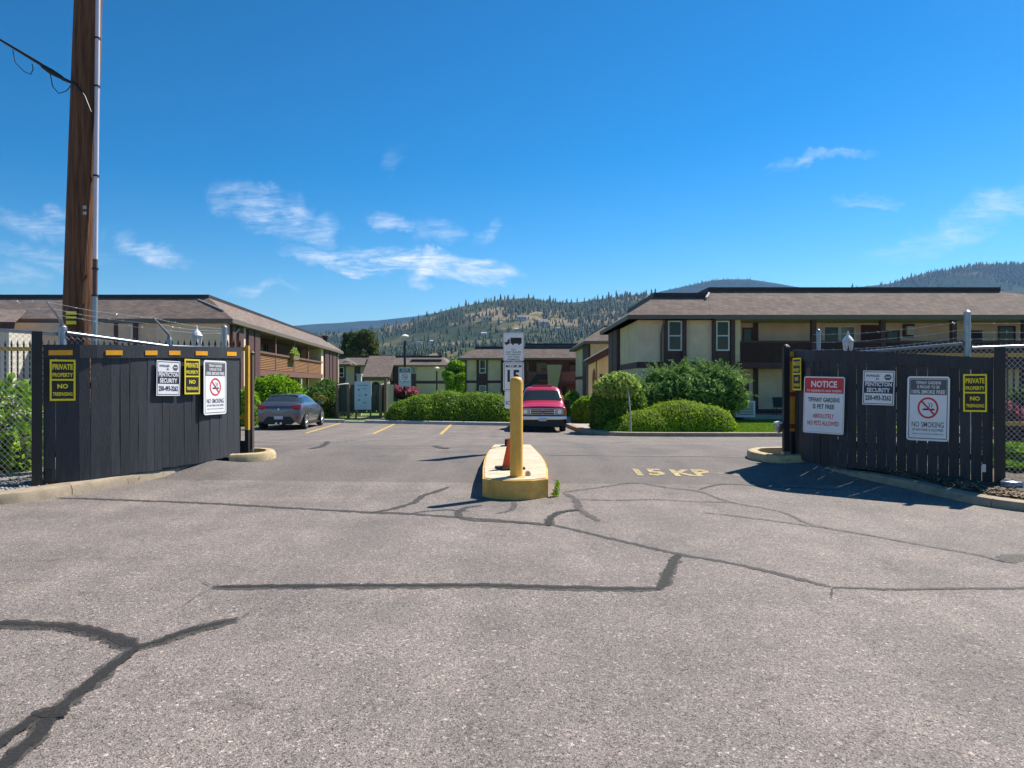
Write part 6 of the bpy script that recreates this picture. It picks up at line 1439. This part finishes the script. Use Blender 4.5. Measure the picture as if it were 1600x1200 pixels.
# lamp poles
def lamp_pole(px, ptop, Y, label):
    t = at(px, ptop, Y); g = float(gz(t.x, Y)); H = t.z - g; root = empty('lamp_pole', (t.x, Y, g), 0, label, 'lamp', 'dark lamp poles with white conical heads')
    s = min(1, H / 4.2)
    m = MB(); m.tube([(0, 0, -.1), (0, 0, H - .32)], .065, 10); m.build('pole', M['black'], root, smooth=True)
    m = MB(); m.lathe([(.07, H - .36), (.11, H - .18), (.15, H - .10)], (0, 0, 0), 12); m.build('diffuser', M['lens_clear'], root, smooth=True)
    m = MB(); m.lathe([(.19 * 1.2, H - .12), (.17, H - .07), (.06, H - .01), (.01, H)], (0, 0, 0), 16); m.build('hood', M['white'], root, smooth=True); return root
lamp_pole(632.5, 522, 40.2, 'tall dark lamp pole carrying the small no smoking sign'); lamp_pole(682.5, 573, 62, 'shorter dark lamp pole in front of the cream end wall')
Ys_ = 40.08; cS = at(632.5, 589, Ys_); root = empty('no_smoking_sign', (cS.x, Ys_, cS.z), 0, 'distant no smoking sign fixed to the tall lamp pole', 'sign'); sign_smoking(root); root.scale = (1.10, 1, 1.12)
# timber planter box by the car
p_ = at(516, 643, 38); gg = float(gz(p_.x, 38)); root = empty('timber_planter', (p_.x, 38, gg + .1), 0, 'low brown timber planter in front of the dark loose bush', 'planter')
for k in range(3): m = MB(); m.box(-.45, .35, -.02, .02, .02 + .16 * k, .165 + .16 * k); m.build('plank', M['wood'], root)
for x_ in (-.47, .37): m = MB(); m.box(x_ - .03, x_ + .03, -.03, .6, 0, .5); m.build('side', M['wood'], root)
m = MB(); m.box(-.44, .34, .03, .6, 0, .42); m.build('soil', M['soil'], root)

# ================================================================== HILLS, FOREST, HILL HOUSES
def fbm2(x, y, seed=0, oct=5):
    r = np.random.default_rng(seed); out = 0; amp = 1.0; fq = 1.0
    for _ in range(oct):
        a, b, c, d = r.uniform(0, 6.28, 4); k = r.uniform(.7, 1.3, 4)
        out = out + amp * .25 * (np.sin(x * fq * k[0] + a) + np.sin(y * fq * k[1] + b) + np.sin((x + y) * fq * .7 * k[2] + c) + np.sin((x - y) * fq * .7 * k[3] + d)); amp *= .52; fq *= 2.07
    return out
def hill_mat(name, cols, scale=.006):
    m, nt, b = new_mat(name); N, L = nt.nodes, nt.links; tc = N.new('ShaderNodeTexCoord')
    mp = N.new('ShaderNodeMapping'); mp.inputs['Scale'].default_value = (1, .5, 3.5); L.new(tc.outputs['Object'], mp.inputs[0])
    n = N.new('ShaderNodeTexNoise'); n.inputs['Scale'].default_value = scale; n.inputs['Detail'].default_value = 10; n.inputs['Roughness'].default_value = .66; L.new(mp.outputs[0], n.inputs['Vector'])
    r = N.new('ShaderNodeValToRGB'); L.new(n.outputs[0], r.inputs[0]); e = r.color_ramp.elements
    e[0].position, e[0].color = cols[0][0], (*cols[0][1], 1); e[1].position, e[1].color = cols[-1][0], (*cols[-1][1], 1)
    for p, c in cols[1:-1]: q = e.new(p); q.color = (*c, 1)
    L.new(r.outputs[0], b.inputs['Base Color']); b.inputs['Roughness'].default_value = 1; b.inputs['Specular IOR Level'].default_value = 0; return m
M['hill'] = hill_mat('hill_ground', [(.36, (.034, .050, .030)), (.47, (.058, .074, .038)), (.54, (.105, .105, .052)), (.60, (.24, .185, .11)), (.70, (.36, .28, .20))])
M['hill_forest'] = hill_mat('forested_ridge', [(.36, (.016, .030, .030)), (.52, (.026, .042, .038)), (.64, (.045, .055, .045)), (.76, (.08, .075, .06))], .003)
M['hill_far'] = hill_mat('far_hill_ground', [(.36, (.030, .046, .030)), (.47, (.050, .065, .038)), (.56, (.12, .095, .065)), (.68, (.22, .165, .12))], .004)
class Hill:
    def __init__(s, name, sky, Yn, Yf, mat, a0, a1, na, ny, p=.85, rough=10, seed=1, back=1.5):
        s.sx = np.array([(q[0] - 800) / F for q in sky]); s.st = np.array([(600 - q[1]) / F for q in sky]); s.Yn, s.Yf, s.p, s.rough, s.seed = Yn, Yf, p, rough, seed
        A, T = np.meshgrid(np.linspace(a0, a1, na), np.concatenate([np.linspace(0, 1, ny), np.linspace(1.05, back, 8)])); Y = Yn + (Yf - Yn) * T; X_ = A * Y; Z = s.h(X_, Y)
        v = np.stack([X_.ravel(), Y.ravel(), Z.ravel()], 1); i, j = np.meshgrid(np.arange(na - 1), np.arange(ny + 7)); a = (j * na + i).ravel()
        tag(link(name, mesh_np(name, v, np.stack([a, a + 1, a + na + 1, a + na], 1), mat, True)), kind='structure')
    def h(s, x, y):
        a = x / y; t = (y - s.Yn) / (s.Yf - s.Yn); T = np.interp(a, s.sx, s.st); tt = np.clip(t, 0, 1)
        prof = tt ** s.p * (1 + .10 * np.sin(tt * 9 + a * 7) * (1 - tt)); down = np.clip(1 - (t - 1) * 2.2, -1, 1)
        z = EYE + s.Yf * T * prof * np.where(t > 1, down, 1) * np.where(t < 1, y / s.Yf, 1)
        return z + fbm2(x * .011, y * .008, s.seed) * s.rough * np.clip(np.minimum(tt * 3, (1.0 - tt) * 3 + .12), 0, 1) - 2.5 * (1 - tt)
HM = Hill('hill', [(-400,520),(300,525),(440,526),(560,518),(640,502),(700,484),(760,471),(800,467),(830,466),(850,470),(880,473),(905,472),(960,464),(1000,460),(1040,459),(1100,463),(1200,470),(1400,476),(2000,480)], 330, 1900, M['hill'], -.75, .95, 220, 90, .85, 13, 3)
HL = Hill('hill', [(-400,500),(200,506),(380,509),(460,508.5),(530,504),(590,500),(640,495.5),(700,486),(780,480),(900,480),(1200,490)], 2600, 5200, M['hill_forest'], -.8, .3, 110, 30, .8, 30, 5)
HP = Hill('hill', [(700,500),(900,482),(1000,462),(1050,452),(1085,445),(1110,439),(1135,436.5),(1170,436),(1190,439),(1215,443),(1250,449),(1300,455),(1500,470)], 2300, 4100, M['hill_forest'], -.1, .8, 110, 30, .8, 22, 7)
HR = Hill('hill', [(900,500),(1100,480),(1200,466),(1270,454),(1300,451),(1350,447),(1390,443),(1412,437),(1440,429),(1470,424),(1500,418),(1535,412),(1570,413),(1610,411),(1700,402),(2000,395)], 1900, 3000, M['hill_far'], .2, 1.1, 140, 34, .8, 18, 9)
# trees: pointed pines as two jagged cones, round broadleaves
def pine_unit(seed, rd=False):
    r = random.Random(seed); vs, fs = [], []
    tiers = [(.10, .62, .20), (.35, .85, .155), (.62, 1.0, .10)] if not rd else [(.05, .55, .40), (.3, .85, .42), (.6, 1.0, .3)]
    for (z0, z1, q) in tiers:
        n = 6; b = len(vs)
        for k in range(n): a = 2 * math.pi * k / n + r.random() * .5; w = q * r.uniform(.7, 1.25); vs.append((w * math.cos(a), w * math.sin(a), z0 + r.uniform(-.03, .05)))
        vs.append((r.uniform(-.02, .02), r.uniform(-.02, .02), z1)); fs += [(b + k, b + (k + 1) % n, b + n) for k in range(n)]
    return np.array(vs), np.array(fs)
def forest(name, hill, n, hmin, hmax, mat, dens, rd=False, tr=(0.03, 1.0), ar=(-.6, .9), seed=11):
    r = np.random.default_rng(seed); units = [pine_unit(seed + k, rd) for k in range(5)]; Vs, Fs, o = [], [], 0
    t = tr[0] + (tr[1] - tr[0]) * r.random(n * 3) ** .8; a = r.uniform(ar[0], ar[1], n * 3); Y = hill.Yn + (hill.Yf - hill.Yn) * t; X_ = a * Y
    keep = dens(X_, Y, t, a) > r.random(n * 3); X_, Y = X_[keep][:n], Y[keep][:n]; Z = hill.h(X_, Y)
    for x, y, z in zip(X_, Y, Z):
        v, f = units[r.integers(5)]; H = r.uniform(hmin, hmax) * (.42 + .58 * min(1, (y - hill.Yn) / (hill.Yf - hill.Yn) * 1.6)); an = r.uniform(0, 6.28); c, s_ = math.cos(an) * H, math.sin(an) * H
        Vs.append(np.c_[v[:, 0] * c - v[:, 1] * s_ + x, v[:, 0] * s_ + v[:, 1] * c + y, v[:, 2] * H + z - 1]); Fs.append(f + o); o += len(v)
    return tag(link(name, mesh_np(name, np.concatenate(Vs), np.concatenate(Fs), mat)), kind='stuff')
def dm(x, y, t, a): return np.clip(.66 + 1.8 * fbm2(x * .010, y * .008, 21) - .45 * (t > .90) * (a < .10) - .4 * np.clip((.16 - t) * 6, 0, 1), .16, 1)
forest('hillside_forest', HM, 19000, 5, 16, M['pine'], dm, tr=(.05, 1.0))
def db(x, y, t, a): return np.clip(.55 + 1.3 * fbm2(x * .016, y * .012, 31), .0, 1)
forest('orchard_trees', HM, 2600, 4, 10, M['broad'], db, True, tr=(.01, .24), seed=17)
def da(x, y, t, a): return np.clip(.62 + 1.8 * fbm2(x * .006, y * .005, 41), .06, 1)
forest('hillside_forest', HR, 9000, 8, 20, M['pine'], da, tr=(.3, 1.0), ar=(.3, 1.0), seed=23)
forest('hillside_forest', HP, 5000, 9, 20, M['pine'], da, tr=(.4, 1.0), ar=(.05, .7), seed=29)
# single pines that stand out on the skyline
pm = []
for k in range(4): v, f = pine_unit(100 + k); pm.append(mesh_np('pine_tree', v, f, M['pine']))
rr = random.Random(5)
sky_px = [667, 679, 688, 697, 705, 716, 728, 741, 748, 760, 764, 773, 782, 819, 826, 834, 859, 868, 884, 893, 902, 913, 921, 934, 942, 951, 956, 963, 971, 977, 985, 994, 1003, 1010, 1018, 1024]
for k, px in enumerate(sky_px):
    a = (px - 800) / F; Y = 1900 * rr.uniform(.965, 1.0); x = a * Y; H = rr.uniform(9, 21); o = link('pine_tree', pm[k % 4], None, (x, Y, float(HM.h(np.array(x), np.array(Y))) - 1), (0, 0, rr.uniform(0, 6)))
    o.scale = (H * rr.uniform(.8, 1.3), H * rr.uniform(.8, 1.2), H); tag(o, 'dark pine standing on the skyline of the middle hill', 'tree', 'pines on the skyline of the middle hill')
for k, px in enumerate((1322, 1331, 1340, 1347, 1356, 1368, 1379, 1390, 1397, 1405, 1412, 1417, 1424, 1431, 1440, 1452, 1466, 1478, 1490, 1503, 1512, 1521, 1530, 1544, 1556, 1572, 1590)):
    a = (px - 800) / F; Y = 3000 * rr.uniform(.97, 1.0); x = a * Y; H = rr.uniform(12, 23); o = link('pine_tree', pm[k % 4], None, (x, Y, float(HR.h(np.array(x), np.array(Y))) - 1), (0, 0, rr.uniform(0, 6)))
    o.scale = (H * rr.uniform(.8, 1.4), H * rr.uniform(.8, 1.2), H); tag(o, 'dark pine standing on the skyline of the right hand ridge', 'tree', 'pines on the skyline of the right hand ridge')
# houses on the hill
def hill_house(px, py, wpx, wall, roof, label, t0=.05, t1=.9):
    a = (px - 800) / F; ts = np.linspace(t0, t1, 500); Y = HM.Yn + (HM.Yf - HM.Yn) * ts; el = (HM.h(a * Y, Y) - EYE) / Y; k = int(np.argmin(np.abs(el - (600 - py) / F))); Yh = float(Y[k]); x = a * Yh; z = float(HM.h(np.array(x), np.array(Yh)))
    w = wpx * Yh / F; d = w * .7; h = w * .32; root = empty('hill_house', (x, Yh, z), rr.uniform(-.2, .2), label, 'house', 'houses scattered on the hillside')
    m = MB(); m.box(-w / 2, w / 2, -d / 2, d / 2, -6, h); m.build('wall', M[wall], root)
    m = MB(); m.add([(-w * .56, -d * .58, h), (w * .56, -d * .58, h), (w * .56, d * .58, h), (-w * .56, d * .58, h), (-w * .56, 0, h * 1.6), (w * .56, 0, h * 1.6)], [(0, 1, 5, 4), (2, 3, 4, 5), (0, 4, 3), (1, 2, 5), (3, 2, 1, 0)]); m.build('roof', M[roof], root)
    for q in (-.3, .0, .3): m = MB(); m.box(q * w - w * .07, q * w + w * .07, -d / 2 - .08, -d / 2 + .02, h * .25, h * .72); m.build('window', M['glass'], root)
for args in ((760, 501.5, 15, 'stucco', 'capbrown', 'wide dark roofed hill house in the middle of the forested slope'), (850, 508, 14, 'sign_blue', 'fascia', 'blue hill house among pines right of the truck sign'), (756, 523, 8, 'white', 'flash', 'small white hill house among the pines left of the truck sign'),
             (676, 535, 7, 'white', 'flash', 'white hill house above the orchard'), (655, 538, 9, 'conduit_w', 'fascia', 'pale grey hill house left of the white one above the orchard'), (808, 516, 7, 'offwhite', 'flash', 'cream hill house just above the truck sign'),
             (815, 500, 14, 'sign_blue', 'fascia', 'pale hill house high in the forest above the truck sign'), (905, 516, 8, 'offwhite', 'capbrown', 'cream hill house beside the roof of the wing'), (782, 505, 5, 'offwhite', 'flash', 'tiny cream hill house left of the pale one'), (870, 517, 12, 'conduit_w', 'fascia', 'long grey hill house below the blue one')):
    hill_house(*args)

# ------------------------------------------------------------------ haze
m = MB(); m.box(-6500, 6500, -60, 8300, -3.0, 700)
hz_mat = bpy.data.materials.new('haze'); hz_mat.use_nodes = True; nt = hz_mat.node_tree; nt.nodes.clear()
pv = nt.nodes.new('ShaderNodeVolumePrincipled'); pv.inputs['Density'].default_value = .000075; pv.inputs['Color'].default_value = (.30, .58, 1.0, 1); pv.inputs['Anisotropy'].default_value = .2
ou = nt.nodes.new('ShaderNodeOutputMaterial'); nt.links.new(pv.outputs[0], ou.inputs['Volume'])
tag(m.build('haze', hz_mat), kind='stuff')
